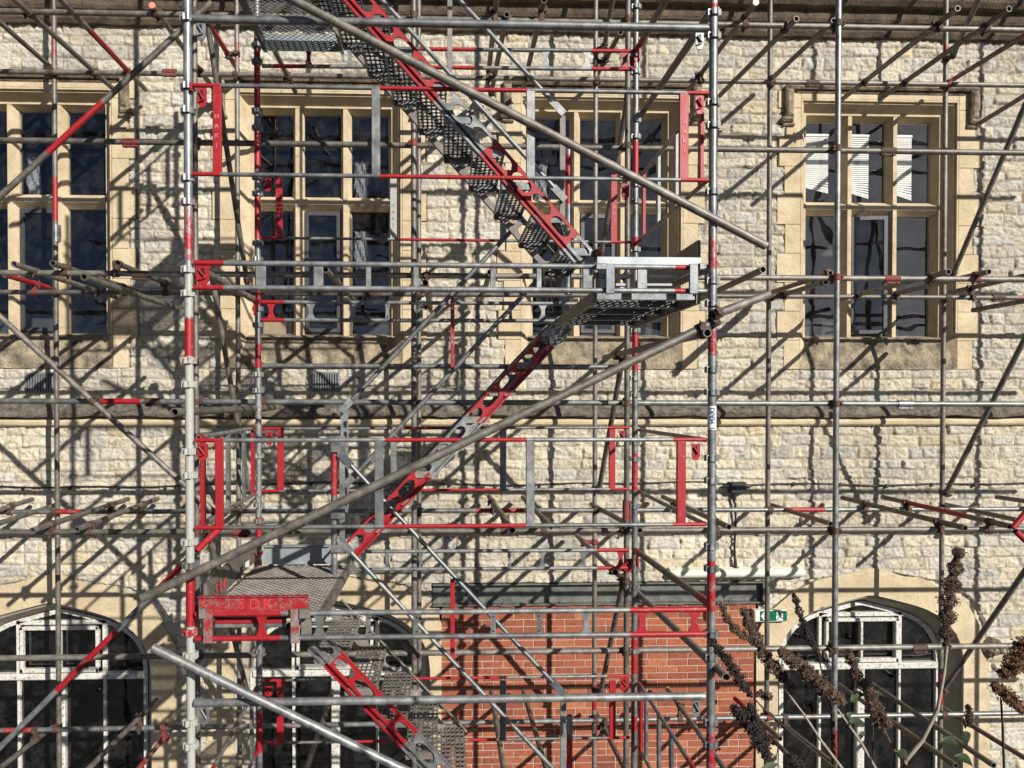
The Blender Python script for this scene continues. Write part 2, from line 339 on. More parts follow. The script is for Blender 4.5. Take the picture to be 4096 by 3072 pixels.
# masonry relief
def stonework():
    st = .0105; x0, x1, z0, z1 = -7.0, 8.6, 0.0, 9.0
    xs = np.arange(x0, x1, st); zs = np.arange(z0, z1, st); X, Z = np.meshgrid(xs, zs)
    Xw = X+.016*(vnoise(X*7, Z*7, 3)-.5)*2; Zw = Z+.012*(vnoise(X*3.3, Z*6, 5)-.5)*2+.006*(vnoise(X*15, Z*15, 6)-.5)*2
    zc = [0.0]
    while zc[-1] < z1+.3: zc.append(zc[-1]+float(rng.uniform(.105, .145)))
    zc = np.array(zc); row = np.clip(np.searchsorted(zc, Zw, side='right')-1, 0, len(zc)-2)
    H = np.zeros_like(X); ED = np.ones_like(X); col = np.zeros(X.shape+(3,)); off = np.zeros_like(X)
    pal = np.array([(.60,.54,.41),(.65,.60,.48),(.57,.52,.42),(.52,.51,.475),(.48,.485,.47),(.63,.57,.44),(.56,.53,.455),(.41,.40,.365),(.58,.47,.29),(.53,.50,.425)])
    pr = np.array([.18,.16,.12,.12,.10,.12,.08,.05,.04,.03]); pr /= pr.sum()
    for r in range(len(zc)-1):
        m = row == r
        if not m.any(): continue
        cuts = [x0-.5]
        while cuts[-1] < x1+.5: cuts.append(cuts[-1]+float(rng.choice([rng.uniform(.13,.22), rng.uniform(.2,.34), rng.uniform(.3,.48)])))
        cuts = np.array(cuts); nb = len(cuts)
        xm = Xw[m]; zm = Zw[m]; b = np.clip(np.searchsorted(cuts, xm, side='right')-1, 0, nb-2)
        ex = np.minimum(xm-cuts[b], cuts[b+1]-xm); ez = np.minimum(zm-zc[r], zc[r+1]-zm)
        e = np.minimum(ex, ez); ED[m] = e
        hb = rng.uniform(.010, .030, nb)[b]; tx = rng.normal(0, .05, nb)[b]; tz = rng.normal(0, .09, nb)[b]
        H[m] = hb+tx*(xm-cuts[b]-(cuts[b+1]-cuts[b])/2)+tz*(zm-(zc[r]+zc[r+1])/2)
        off[m] = (b*17.3+r*31.7) % 977
        ci = rng.choice(len(pal), nb, p=pr); val = rng.uniform(.86, 1.1, nb)
        cc = pal[ci]*val[:, None]
        if zc[r] > EYE+.1:
            g = rng.uniform(0, .45, nb)[:, None]; cc = cc*(1-g)+np.array([.44,.43,.40])*g*1.0
        cc = cc*.58+np.array([.565,.525,.425])*val[:, None]*.42
        col[m] = cc[b]
    x2 = X+off*.37; z2 = Z+off*.61
    n = (.42*vnoise(x2*9, z2*12, 1)+.32*vnoise(x2*23, z2*29, 2)+.26*vnoise(x2*46, z2*50, 4))-.5
    rid = 1-np.abs(vnoise(x2*14, z2*17, 8)*2-1)
    e = np.clip(ED/.022, 0, 1); e = e*e*(3-2*e)
    crk = np.clip((rid-.93)/.07, 0, 1); h = (H*.8+n*.046-.012*crk)*e-.004+.004*(vnoise(X*40, Z*40, 9)-.5); col *= (1-.45*crk*(vnoise(X*6, Z*6, 77) > .45))[..., None]
    mort = np.clip(1.25-ED/.0085, 0, 1)[..., None]*(.35+.75*vnoise(X*4, Z*4, 12))[..., None]; mort = np.clip(mort, 0, 1)
    mc = np.array([.34,.275,.215]); low = (Z < EYE-.2)[..., None]
    mcol = np.where(low, mc*1.05, mc*.85)
    col = col*(1-mort)+mcol*mort
    st_ = vnoise(X*1.1, Z*.8, 21)[..., None]; col = col*(.86+.26*st_)
    keep = np.ones(X.shape, bool); flat = np.zeros(X.shape, bool)
    for cx in WX:
        inn = (np.abs(X-cx) < HW+.03) & (Z > ZSILL+.04) & (Z < ZTOP+.03); keep &= ~inn
        flat |= (np.abs(X-cx) < quoin_w(Z, 0)) & (Z > ZSILL) & (Z < ZHOOD)
    for cx in LX:
        keep &= ~((Z < arch_top(X, cx, .03)) & (np.abs(X-cx) < AW+.03))
        flat |= (Z < arch_top(X, cx, .275+.03*(vnoise(X*3, Z*3, 30)-.5))) & (np.abs(X-cx) < AW+.26)
    keep &= ~((X > BRX0-.02) & (X < BRX1+.02) & (Z < BRZ+.03)); keep &= ~((X > LBX0) & (X < LBX1) & (Z > LBZ0-.02) & (Z < LBZ1))
    h = np.where(flat, -.03, h)
    kf = keep[:-1,:-1] & keep[1:,:-1] & keep[:-1,1:] & keep[1:,1:]
    grid_mesh('masonry_wall', X, W-h, Z, col, kf, M['masonry'], bld)
stonework()
# dressed surrounds round the arched windows: a raised ring of smooth ochre render
def ring_mesh(mb, outer, inner, y0, y1):
    n = len(outer); v = [(x, y0, z) for x, z in outer]+[(x, y0, z) for x, z in inner]+[(x, y1, z) for x, z in inner]+[(x, y0+.04, z) for x, z in outer]
    f = []
    for i in range(n-1): f += [(i, i+1, n+i+1, n+i), (n+i, n+i+1, 2*n+i+1, 2*n+i), (3*n+i, 3*n+i+1, i+1, i)]
    mb.add(v, f)
def resample(pts, k=90):
    d = [0]
    for a, b in zip(pts, pts[1:]): d.append(d[-1]+math.hypot(b[0]-a[0], b[1]-a[1]))
    o = []; xs = [p[0] for p in pts]; zs = [p[1] for p in pts]
    for i in range(k):
        t = d[-1]*i/(k-1); o.append((float(np.interp(t, d, xs)), float(np.interp(t, d, zs))))
    return o
def offs(pts, a, jit=0, seed=0):
    o = []
    for i, p in enumerate(pts):
        q0 = pts[max(0, i-2)]; q1 = pts[min(len(pts)-1, i+2)]
        dx, dz = q1[0]-q0[0], q1[1]-q0[1]; l = math.hypot(dx, dz); aa = a
        if jit: aa += jit*(float(vnoise(np.array([i*.35]), np.array([seed*3.1]), 5)[0])-.5)
        o.append((p[0]-dz/l*aa, p[1]+dx/l*aa))
    return o
for wi, cx in enumerate(LX):
    base = resample(arch_poly(cx)); sur = MB(); oo = offs(base, .29, .05, wi); oo = [(min(x, BRX0), z) if wi == 1 else ((max(x, BRX1), z) if wi == 2 else (x, z)) for x, z in oo]; ring_mesh(sur, oo, base, W-.014, W+.02)
    wob = sur.build('arch_surround', M['ochre'], bld)
    wroot = wob
    inn = offs(base, -.125); rv = MB()
    n = len(base); dp = [(.0, W-.013), (.03, W+.0), (-.04, W+.05), (-.125, W+.24)]
    rings = [[(x, y, z) for x, z in offs(base, a)] for a, y in dp]
    v = sum(rings, []); f = []
    for r in range(len(dp)-1): f += [(r*n+i, r*n+i+1, (r+1)*n+i+1, (r+1)*n+i) for i in range(n-1)]
    rv.add(v, f); rv.build('arch_reveal', M['arch'], bld)
    fr = MB(); i2 = offs(base, -.168); y0, y1 = W+.20, W+.27
    v = [(x, y0, z) for x, z in offs(base, -.12)]+[(x, y0, z) for x, z in i2]+[(x, y1, z) for x, z in i2]
    fr.add(v, [(i, i+1, n+i+1, n+i) for i in range(n-1)]+[(n+i, n+i+1, 2*n+i+1, 2*n+i) for i in range(n-1)])
    ztr = at(cx/8.2*2957+1775, 0, W).z
    zt = ZAP-.86; wf = AW-.15
    fr.cbox((cx-wf, y0-.03, zt-.035), (cx+wf, y1, zt+.035), .01)
    fr.cbox((cx-.045, y0-.025, .15), (cx+.045, y1, zt), .01)
    for sx in (-1, 1):
        fr.cbox((cx+sx*.46-.014, y0, .15), (cx+sx*.46+.014, y1, zt), .004)
        fr.cbox((cx+sx*.46-.02, y0, zt), (cx+sx*.46+.02, y1, ZAP-.25), .004)
    fr.cbox((cx-.46, y0, ZAP-.30), (cx+.46, y1, ZAP-.255), .004)
    fo = fr.build('arched_window_frame', M['frame'], bld)
    tl = MB(); a0, a1, b0, b1 = cx-.42, cx+.42, zt+.05, ZAP-.31
    for q in ((a0,b0,a1,b0+.045),(a0,b1-.038,a1,b1),(a0,b0,a0+.036,b1),(a1-.036,b0,a1,b1)):
        tl.cbox((q[0], y0-.045, q[1]), (q[2], y0+.004, q[3]), .006)
    tl.cbox((cx-.014, y0-.035, b0+.05), (cx+.014, y0+.004, b1-.045), .004)
    tl.build('top_light', M['frame'], fo)
    pn = MB(); pn.prism([(x, z) for x, z in offs(base, -.15)], y1-.028, y1-.024); pn.build('pane', M['glass_old'], fo)
# brick infill, one thing inside the wide opening
def bricks():
    B = MB(); cols = []; z = BRZ; r = 0; CH, BL, J = .075, .2255, .010
    brz0 = .1
    while z > brz0:
        x = BRX0-(BL/2 if r % 2 else 0)+float(rng.uniform(-.006, .006))
        soldier = r < 0
        while x < BRX1:
            w = BL if rng.random() > .06 else BL/2
            a, b = max(x, BRX0), min(x+w-J, BRX1)
            if b-a > .02:
                j = lambda: float(rng.uniform(-.0015, .0015)); n0 = len(B.v)
                B.cbox((a+j(), W+.012+float(rng.uniform(-.002,.002)), z-CH+J+j()), (b+j(), W+.06, z+j()), .004)
                k = rng.random(); c = np.array((.30,.088,.046)) if k < .7 else (np.array((.24,.068,.042)) if k < .9 else np.array((.36,.125,.06)))
                c = c*rng.uniform(.82, 1.12); cols += [(*c, 1)]*(len(B.v)-n0)
            x += w
        z -= CH; r += 1
    o = B.build('brick_infill', M['brick'], bld)
    ca = o.data.color_attributes.new('stone', 'FLOAT_COLOR', 'POINT'); ca.data.foreach_set('color', np.array(cols, np.float32).ravel())
    mm = MB(); mm.box((BRX0, W+.018, brz0), (BRX1, W+.10, BRZ+.02)); mm.build('brick_mortar', M['mortar'], bld)
bricks()
lb = MB(); lb.box((LBX0, W+.05, LBZ0), (LBX1, W+.07, LBZ1)); lb.box((LBX0, W-.03, LBZ0), (LBX1, W+.05, LBZ0+.014)); lb.box((LBX0, W-.03, LBZ1-.014), (LBX1, W+.05, LBZ1))
lb.box((LBX1-.02, W-.02, LBZ0+.014), (LBX1, W+.05, LBZ1-.014))
for k in range(6): 
    xx = LBX0+.12+k*.62; lb.box((xx, W-.02, LBZ0-.012), (xx+.14, W+.05, LBZ0-.001)); lb.tube((xx+.03, W-.0, LBZ0+.012), (xx+.03, W-.0, LBZ0+.035), .012, n=6, hollow=False)
lb.build('steel_lintel', M['beam'], bld)
# mouldings extruded along the wall
def moulding(name, prof, mat, wav=0, seed=0, x0=-7.0, x1=8.6, step=.05):
    n = len(prof); xs = np.arange(x0, x1, step); v = []; f = []
    for i, x in enumerate(xs):
        for k, (o_, z) in enumerate(prof):
            w = wav*(float(vnoise(np.array([x*4.1]), np.array([k*.7]), seed)[0])-.5) if 0 < k < n-1 else 0
            w2 = wav*(float(vnoise(np.array([x*9.7]), np.array([k*.9]), seed+5)[0])-.5) if 0 < k < n-1 else 0
            v.append((x, W-o_-w*.6, z+w+w2*.5))
    for i in range(len(xs)-1): f += [(i*n+k, (i+1)*n+k, (i+1)*n+k+1, i*n+k+1) for k in range(n-1)]
    return MB().add(v, f).build(name, mat, bld)
E = EYE
moulding('string_course', [(-.02,E+.005),(.03,E-.012),(.085,E-.075),(.115,E-.12),(.11,E-.145),(.05,E-.160),(.0,E-.165)], M['string'], .036, 3)
moulding('string_bead', [(.0,E-.163),(.032,E-.168),(.055,E-.180),(.066,E-.205),(.06,E-.232),(.04,E-.25),(-.02,E-.256)], M['ochre'], .006, 9)
CZ = at(2000, 100, W-.1).z
moulding('cornice', [(-.02,CZ-.05),(.06,CZ-.04),(.09,CZ),(.10,CZ+.06),(.15,CZ+.07),(.17,CZ+.10),(.19,CZ+.18),(.26,CZ+.19),(.30,CZ+.23),(.33,CZ+.32),(.36,CZ+.33),(.36,CZ+.5),(-.2,CZ+.6)], M['cornice'], .012, 14)
rf = MB(); rf.add([(-7,W+.1,CZ+.5),(8.6,W+.1,CZ+.5),(8.6,W+4,CZ+2.6),(-7,W+4,CZ+2.6)], [(0,1,2,3)]); rf.build('roof', M['slate'], bld)
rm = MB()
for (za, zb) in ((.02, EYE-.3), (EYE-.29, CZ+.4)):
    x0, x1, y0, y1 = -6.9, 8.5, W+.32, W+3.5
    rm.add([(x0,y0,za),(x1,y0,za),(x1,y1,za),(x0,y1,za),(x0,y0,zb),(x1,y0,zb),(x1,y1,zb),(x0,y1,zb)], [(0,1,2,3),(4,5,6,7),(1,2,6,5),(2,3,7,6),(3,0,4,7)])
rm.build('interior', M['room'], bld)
wb = MB()
# mullioned windows
def mullion_window(cx, open_casement):
    s = MB(); y = W-.016                                # quoins, in courses
    for side in (-1, 1):
        z = ZSILL; k = 0
        while z < ZHOOD-.02:
            h = min(QH, ZHOOD-z); w = HW+(.26 if k % 2 else .175)+float(rng.uniform(-.02, .012))
            a, b = cx+side*(HW-.0), cx+side*w
            s.cbox((a, y, z+.0015), (b, W+.05, z+h-.0015), .005); z += QH; k += 1
    s.cbox((cx-HW+.001, y, ZTOP), (cx+HW-.001, W+.05, ZHOOD-.002), .004)
    root = s.build('window_surround', M['ochre'], bld)
    # splayed moulded reveal in rings
    prof = [(-.0, W-.0165), (.018, W-.0165), (.022, W+.012), (.038, W+.012), (.10, W+.125), (.122, W+.125), (.155, W+.215), (.165, W+.26)]
    rr = MB(); v = []; f = []
    zb = ZB-.03
    for t, yy in prof: v += [(cx-HW+t, yy, zb), (cx-HW+t, yy, ZTOP-t), (cx+HW-t, yy, ZTOP-t), (cx+HW-t, yy, zb)]
    for i in range(len(prof)-1): f += [(i*4+k, i*4+k+1, (i+1)*4+k+1, (i+1)*4+k) for k in range(3)]
    rr.add(v, f); rr.build('reveal', M['ochre'], root)
    # lower jamb down to the face beside the sill
    sl = MB(); zs0 = ZSILL
    pr = [(W+.27, ZB), (W+.10, ZB-.035), (W+.085, ZB-.06), (W+.085, ZB-.085), (W+.06, ZB-.095), (W-.01, ZSILL+.06), (W-.014, ZSILL+.0), (W+.05, ZSILL)]
    hw = HW-.0; v = []; f = []; nx = 24
    for i in range(nx+1):
        x = cx-hw+2*hw*i/nx
        for k, (yy, z) in enumerate(pr): v.append((x, yy+(.006*math.sin(i*1.7+k) if 2 < k < 6 else 0), z+(.005*math.sin(i*2.3+k*2) if 1 < k < 5 else 0)))
    m_ = len(pr)
    for i in range(nx): f += [(i*m_+k, i*m_+k+1, (i+1)*m_+k+1, (i+1)*m_+k) for k in range(m_-1)]
    sl.add(v, f); sl.build('sill', M['sill'], root)
    for side in (-1, 1):
        for (t0, t1, y0_) in ((0, .10, 0),):
            jb = MB()
            a = cx+side*HW; b = cx+side*(HW-.10)
            jb.add([(a, W-.0165, ZB-.03), (b, W+.125, ZB-.03), (b, W+.07, ZB-.12), (a, W-.0165, ZSILL+.02)], [(0,1,2,3)])
            jb.build('sill_stop', M['ochre'], root)
    gw = HW-INS; lw = (2*gw-2*.115)/3
    mu = MB()
    def mull(x):
        pts = [(-.0575, W+.26), (-.0575, W+.215), (-.022, W+.13), (.022, W+.13), (.0575, W+.215), (.0575, W+.26)]
        v = [(x+a, b, ZB-.03) for a, b in pts]+[(x+a, b, ZTOP-.12) for a, b in pts]
        mu.add(v, [(i, i+1, 6+i+1, 6+i) for i in range(5)])
    mxs = [cx-gw+lw+.0575, cx+gw-lw-.0575]
    for x in mxs: mull(x)
    zc_ = (ZT0+ZT1)/2; hh = (ZT1-ZT0)/2
    pts = [(-hh-.01, W+.26), (-hh-.01, W+.215), (-.024, W+.135), (.024, W+.135), (hh+.01, W+.215), (hh+.01, W+.26)]
    v = [(cx-gw-.03, b, zc_+a) for a, b in pts]+[(cx+gw+.03, b, zc_+a) for a, b in pts]
    mu.add(v, [(i, i+1, 6+i+1, 6+i) for i in range(5)]); mu.build('mullion', M['ochre'], root)
    hm = MB(); hx0, hx1 = cx-HW-.19, cx+HW+.19; hz = at(3500, 346, W-.05).z
    def bar(pa, pb, tz):                                # label mould, weathered top
        (xa, za), (xb, zb2) = pa, pb
        hm.cbox((xa, W-.085, za), (xb, W+.01, zb2), .02)
    bar((hx0, ZHOOD), (hx1, hz), 0); dz = .30
    bar((hx0, ZHOOD-dz), (hx0+.085, ZHOOD-.001), 0); bar((hx1-.085, ZHOOD-dz), (hx1, ZHOOD-.001), 0)
    bar((hx0-.035, ZHOOD-dz-.055), (hx0+.085, ZHOOD-dz-.001), 0); bar((hx1-.085, ZHOOD-dz-.055), (hx1+.035, ZHOOD-dz-.001), 0)
    hm.cbox((hx0-.02, W-.05, ZHOOD-dz-.09), (hx0+.11, W+.01, ZHOOD-dz-.056), .012); hm.cbox((hx1-.11, W-.05, ZHOOD-dz-.09), (hx1+.02, W+.01, ZHOOD-dz-.056), .012)
    hm.cbox((cx-HW-.06, W-.035, ZHOOD-.03), (cx+HW+.06, W+.01, ZHOOD-.0015), .012)
    hm.build('hood_mould', M['sill'], root)
    lx = [(cx-gw, cx-gw+lw), (cx-lw/2, cx+lw/2), (cx+gw-lw, cx+gw)]
    for i, (a, b) in enumerate(lx):
        for (z0, z1) in ((ZB-.01, ZT0), (ZT1, ZH)):
            tilt = float(rng.uniform(-.004, .004))
            if i == 1 and z1 == ZT0: continue
            MB().add([(a-.01, W+.236+tilt, z0-.01), (b+.01, W+.236-tilt, z0-.01), (b+.01, W+.236-tilt*.5, z1+.02), (a-.01, W+.236+tilt*.5, z1+.02)], [(0,1,2,3)]).build('pane', M['glass'], root)
    a, b = lx[1]; z0, z1 = ZB-.005, ZT0+.0; cf = MB(); ang = R_(9) if open_casement else 0
    fixed = MB()
    for q in ((a-.01,z0,b+.01,z0+.03),(a-.01,z1-.03,b+.01,z1+.01),(a-.01,z0,a+.02,z1),(b-.02,z0,b+.01,z1)):
        fixed.cbox((q[0], W+.215, q[1]), (q[2], W+.245, q[3]), .004)
    fixed.build('casement_frame', M['casement'], root)
    wf, zf0, zf1 = b-a-.02, z0+.02, z1-.02
    def P(u, d, z):                                     # hinged on the left edge, swings outwards
        return (a+.01+u*math.cos(ang)+d*math.sin(ang), W+.205+d*math.cos(ang)-u*math.sin(ang), z)
    for (u0, u1, za, zb2) in ((0, wf, zf0, zf0+.04), (0, wf, zf1-.04, zf1), (0, .038, zf0+.04, zf1-.04), (wf-.038, wf, zf0+.04, zf1-.04)):
        v = [P(u, d, z) for z in (za, zb2) for (u, d) in ((u0, -.012), (u1, -.012), (u1, .018), (u0, .018))]
        cf.add(v, [(0,1,5,4),(1,2,6,5),(2,3,7,6),(3,0,4,7),(0,3,2,1),(4,5,6,7)])
    cf.build('casement', M['casement'], root)
    MB().add([P(.03, .004, zf0+.03), P(wf-.03, .004, zf0+.03), P(wf-.03, .004, zf1-.03), P(.03, .004, zf1-.03)], [(0,1,2,3)]).build('pane', M['glass'], root)
    return lx
for wi, cx in enumerate(WX):
    lx = mullion_window(cx, wi == 3)
    if wi == 3:
        for i, (a, b) in enumerate(lx):
            mb = MB(); z = ZH-.13; k = 0; w1 = a+(b-a)*(.74, .62, .58)[i]; zb_ = (ZT1+.16, ZT1+.11, ZT1+.10)[i]
            while z > zb_:
                sk = .0 if z > zb_+.14 else (zb_+.14-z)*.30
                x0_, x1_ = a+.012, w1
                mb.add([(x0_, W+.285, z+sk*.7), (x1_, W+.285, z-sk), (x1_, W+.292, z+.0195-sk), (x0_, W+.292, z+.0195+sk*.7)], [(0,1,2,3)])
                z -= .0125 if z < zb_+.05 else .0225
            mb.box((a+.01, W+.28, ZH-.125), (w1+.003, W+.31, ZH-.10))
            tag(mb.build('venetian_blind', M['blind']), ('half raised cream slatted blind in the left upper light of the rightmost window', 'crooked cream slatted blind in the middle upper light of the rightmost window', 'cream slatted blind in the right upper light of the rightmost window')[i], 'blind', 'blinds behind the rightmost window')
    if wi in (0, 1, 2):
        spots = {0: [(1, .0, 1, 'hanging crumpled sheet behind the middle upper light of the leftmost window')], 1: [(2, .0, 1, 'hanging crumpled sheet behind the right upper light of the second window from the left'), (2, .0, 0, 'hanging crumpled sheet behind the right lower light of the second window from the left')], 2: [(0, .1, 1, 'hanging crumpled sheet behind the left upper light of the third window')]}[wi]
        for (li, o_, upr, lab) in spots:
            a, b = lx[li]; z0 = ZT1+.03 if upr else ZT0-.62; z1 = z0+.42
            mb = MB(); v = []; f = []
            for u in range(7):
                for w_ in range(13):
                    v.append((a+.02+u*.024+.008*math.sin(w_*1.3+u), W+.33+.02*math.sin(w_*.9+u*1.9), z0+(z1-z0)*w_/12))
            f = [(u*13+w_, (u+1)*13+w_, (u+1)*13+w_+1, u*13+w_+1) for u in range(6) for w_ in range(12)]
            tag(mb.add(v, f).build('plastic_sheet', M['plastic']), lab, 'sheet')
        if wi == 1:
            a, b = lx[0]; tag(MB().cbox((a+.02, W+.36, ZB-.05), (b-.01, W+.6, ZB+.16), .004).build('cardboard_box', M['card']), 'cardboard box standing inside at the foot of the second window', 'box')
# ventilation grilles let into the wall
for (x0, y0, x1, y1) in ((99,1489,216,1572), (1249,1486,1358,1567)):
    a = at(x0, y0, W-.035); b = at(x1, y1, W-.035); mb = MB()
    mb.box((a.x, W-.025, b.z), (b.x, W+.01, a.z)); g = mb.build('vent_grille', M['vent'], bld)
    mh = MB(); n = 10; wdt = (b.x-a.x)
    for k in range(n):
        xx = a.x+wdt*(.06+k*.092); mh.box((xx, W-.028, b.z+.015), (xx+wdt*.035, W-.0255, a.z-.02))
    mh.build('vent_slot', M['hole'], g)
    mr = MB(); 
    for k in range(n+1):
        xx = a.x+wdt*(.015+k*.092); mr.box((xx, W-.042, b.z+.012), (xx+wdt*.042, W-.0252, a.z-.012))
    mr.build('vent_bar', M['vent'], g)
# broken stone corbel right of the right arched window
mb = MB(); c = at(3985, 2590, W-.06); v = []; f = []
for i in range(9):
    for k in range(9):
        th = 2*math.pi*k/9; r = .13*math.sin(math.pi*(i+.6)/9.2)*(1+.25*random.uniform(-1, 1)); v.append((c.x-.15+i*.034+.01*random.random(), c.y+.06+r*.9*math.cos(th), c.z+r*.9*math.sin(th)-.02*i/9))
f = [(i*9+k, i*9+(k+1)%9, (i+1)*9+(k+1)%9, (i+1)*9+k) for i in range(8) for k in range(9)]
mb.add(v, f).build('broken_corbel', M['sill'], bld)
#@@FIXTURES
# ------------------------------------------------------------------ cable, junction box, light, exit sign
def path_tube(pts, r, n=7):
    mb = MB()
    for a, b in zip(pts, pts[1:]): mb.tube(a, b, r, n=n, hollow=False, seg=1)
    return mb
pts = []
for i in range(46):
    px = -200+i*100
    if 2900 < px < 3000: continue
    sag = 5*math.sin(px*.004)+3*math.sin(px*.013)
    y = 1945 if px < 200 else (1945-(px-200)*.0075 if px < 1700 else 1934)
    if abs(px-2950) < 160: y += 8*(1-abs(px-2950)/160)
    pts.append(at(px, y+sag, W-.03))
cb = empty('wall_cable', pts[0], 'black cable clipped across the stone wall below the string course', 'cable')
path_tube(pts, .0085).build('cable', M['cable'], cb)
for px in (90,275,472,660,1010,1245,1440,1800,1983,2160,3180,3363,3550,3730,3905):
    i = min(range(len(pts)), key=lambda k: abs(at(px, 1936, W-.045).x-pts[k].x)); x = at(px, 1936, W-.045).x
    z = float(np.interp(x, [p.x for p in pts], [p.z for p in pts])); MB().box((x-.012, W-.045, z-.028), (x+.012, W-.01, z+.012)).build('cable_clip', M['black'], cb)
jb = at(2951, 1951, W-.07)
jo = empty('junction_box', jb, 'black plastic junction box on the stone wall where the cable drops to the light', 'junction box')
MB().cbox((jb.x-.085, W-.10, jb.z-.057), (jb.x+.085, W-.01, jb.z+.06), .012).build('box_body', M['black'], jo)
for sx in (-1, 1): MB().tube((jb.x+sx*.085, W-.05, jb.z+.01), (jb.x+sx*.16, W-.045, jb.z-.0+.012), .028, r2=.012, hollow=False).build('cable_gland', M['black'], jo)
mb = MB(); mb.tube((jb.x-.03, W-.05, jb.z-.057), (jb.x-.03, W-.045, jb.z-.17), .03, r2=.012, hollow=False); mb.build('cable_gland', M['black'], jo)
dc = path_tube([at(2941, 2010, W-.045), at(2943, 2100, W-.045), at(2938, 2180, W-.045), at(2940, 2240, W-.045), at(2942, 2284, W-.06)], .012)
a = at(2941, 2235, W-.045); b = at(2942, 2282, W-.05); dc.tube(a, b, .014, r2=.026, hollow=False)
tag(dc.build('drop_cable', M['cable']), 'black cable hanging straight down from the junction box to the strip light', 'cable')
la, lb_ = at(2690, 2298, W-.11), at(3216, 2298, W-.11)
lo = empty('strip_light', ((la.x+lb_.x)/2, W, la.z), 'long cream strip light with rounded ends fixed above the steel lintel', 'light fitting')
mb = MB(); k = 16; nn = 14; v = []; f = []
hz = .054
for i in range(k+1):
    t = i/k; x = la.x-.03+(lb_.x-la.x+.06)*(.5-.5*math.cos(math.pi*t)); e = min(1, math.sqrt(max(0, 1-max(0, abs(t-.5)*2-.72)**2/.28**2)))
    for j_ in range(nn):
        th = math.pi*j_/(nn-1); v.append((x, W-.05-.075*math.sin(th)*max(.2, e), la.z-hz*math.cos(th)*max(.25, e)))
f = [(i*nn+j_, (i+1)*nn+j_, (i+1)*nn+j_+1, i*nn+j_+1) for i in range(k) for j_ in range(nn-1)]+[tuple(range(nn)), tuple(k*nn+q for q in range(nn))]
mb.add(v, f, smooth=False); mb.build('diffuser', M['diffuser'], lo)
MB().cbox((la.x-.02, W-.05, la.z-.058), (lb_.x+.02, W, la.z+.058), .006).build('light_body', M['diffuser'], lo)
for q in (.06, .3, .53, .78, .95):
    x = la.x+(lb_.x-la.x)*q
    for z0, z1 in ((.05, .064), (-.064, -.05)): MB().box((x-.02, W-.062, la.z+z0), (x+.02, W-.04, la.z+z1)).build('light_clip', M['diffuser'], lo)
ea, eb = at(3020, 2443, W-.08), at(3148, 2484, W-.08); eh = ea.z-eb.z; ew = eb.x-ea.x
eo = empty('exit_sign', (ea.x, W, eb.z), 'green emergency exit sign with white arrow and running figure', 'exit sign')
MB().cbox((ea.x-.005, W-.08, eb.z-.01), (eb.x+.005, W-.0, ea.z+.004), .01).build('sign_body', M['diffuser'], eo)
MB().box((ea.x+ew*.16, W-.0835, eb.z+.004), (eb.x-.002, W-.0805, ea.z-.004)).build('green_panel', M['green'], eo)
mb = MB(); 
def ep(u, v_): return (ea.x+ew*u, eb.z+eh*v_)
mb.prism([ep(.18,.5),ep(.27,.86),ep(.31,.86),ep(.25,.57),ep(.37,.57),ep(.37,.43),ep(.25,.43),ep(.31,.14),ep(.27,.14)], W-.0865, W-.0840); mb.build('arrow', M['white'], eo)
MB().prism([ep(.66,.08),ep(.86,.08),ep(.86,.92),ep(.66,.92)], W-.0865, W-.0840).build('doorway', M['white'], eo)
mb = MB()
def limb(a, b, w):
    (x0, z0), (x1, z1) = ep(*a), ep(*b); d = math.hypot(x1-x0, z1-z0); nx_, nz_ = -(z1-z0)/d*w, (x1-x0)/d*w
    mb.prism([(x0+nx_, z0+nz_), (x0-nx_, z0-nz_), (x1-nx_, z1-nz_), (x1+nx_, z1+nz_)], W-.0895, W-.0868)
cxh, czh = ep(.745, .80); mb.prism([(cxh+.011*math.cos(q*math.pi/4), czh+.011*math.sin(q*math.pi/4)) for q in range(8)], W-.0895, W-.0868)
limb((.745,.72),(.785,.45),.008); limb((.785,.45),(.73,.33),.006); limb((.73,.33),(.68,.15),.005); limb((.785,.45),(.83,.30),.006); limb((.83,.30),(.93,.24),.005)
limb((.75,.66),(.70,.56),.004); limb((.70,.56),(.67,.64),.004); limb((.755,.66),(.81,.6),.004); limb((.81,.6),(.84,.48),.004)
mb.build('running_figure', M['green'], eo)
#@@SCAFFOLD
TB = []                                                # every loose tube: (phrase, P0, P1, radius)
def redx(P0, P1, lst, Ya, axis):
    o = []
    for (a, b, v) in lst:
        if axis == 'x': pa, pb = at(a, 1536, Ya).x, at(b, 1536, Ya).x; q0, q1 = P0.x, P1.x
        else: pa, pb = at(2048, a, Ya).z, at(2048, b, Ya).z; q0, q1 = P0.z, P1.z
        t0, t1 = (pa-q0)/(q1-q0), (pb-q0)/(q1-q0); o.append((max(-.01, min(t0, t1)), min(1.01, max(t0, t1)), v))
    return o
def sctube(label, short, P0, P1, mat='dull', red=(), wht=(), r=.02415, group=None, name='scaffold_tube', cap=None, clampable=True, bent=True):
    mb = MB().tube(P0, P1, r, red, wht)
    o = mb.build(name, M[mat], loc=P0); tag(o, label, 'scaffold tube', group)
    if cap:
        which, m_ = cap; p = P1 if which else P0; d = (P1-P0).normalized()*(1 if which else -1)
        MB().tube(p-d*.01, p+d*.006, r+.002, hollow=False, seg=1).build('end_cap', M[m_], o)
    if clampable: TB.append((short, Vector(P0), Vector(P1), r))
    return o
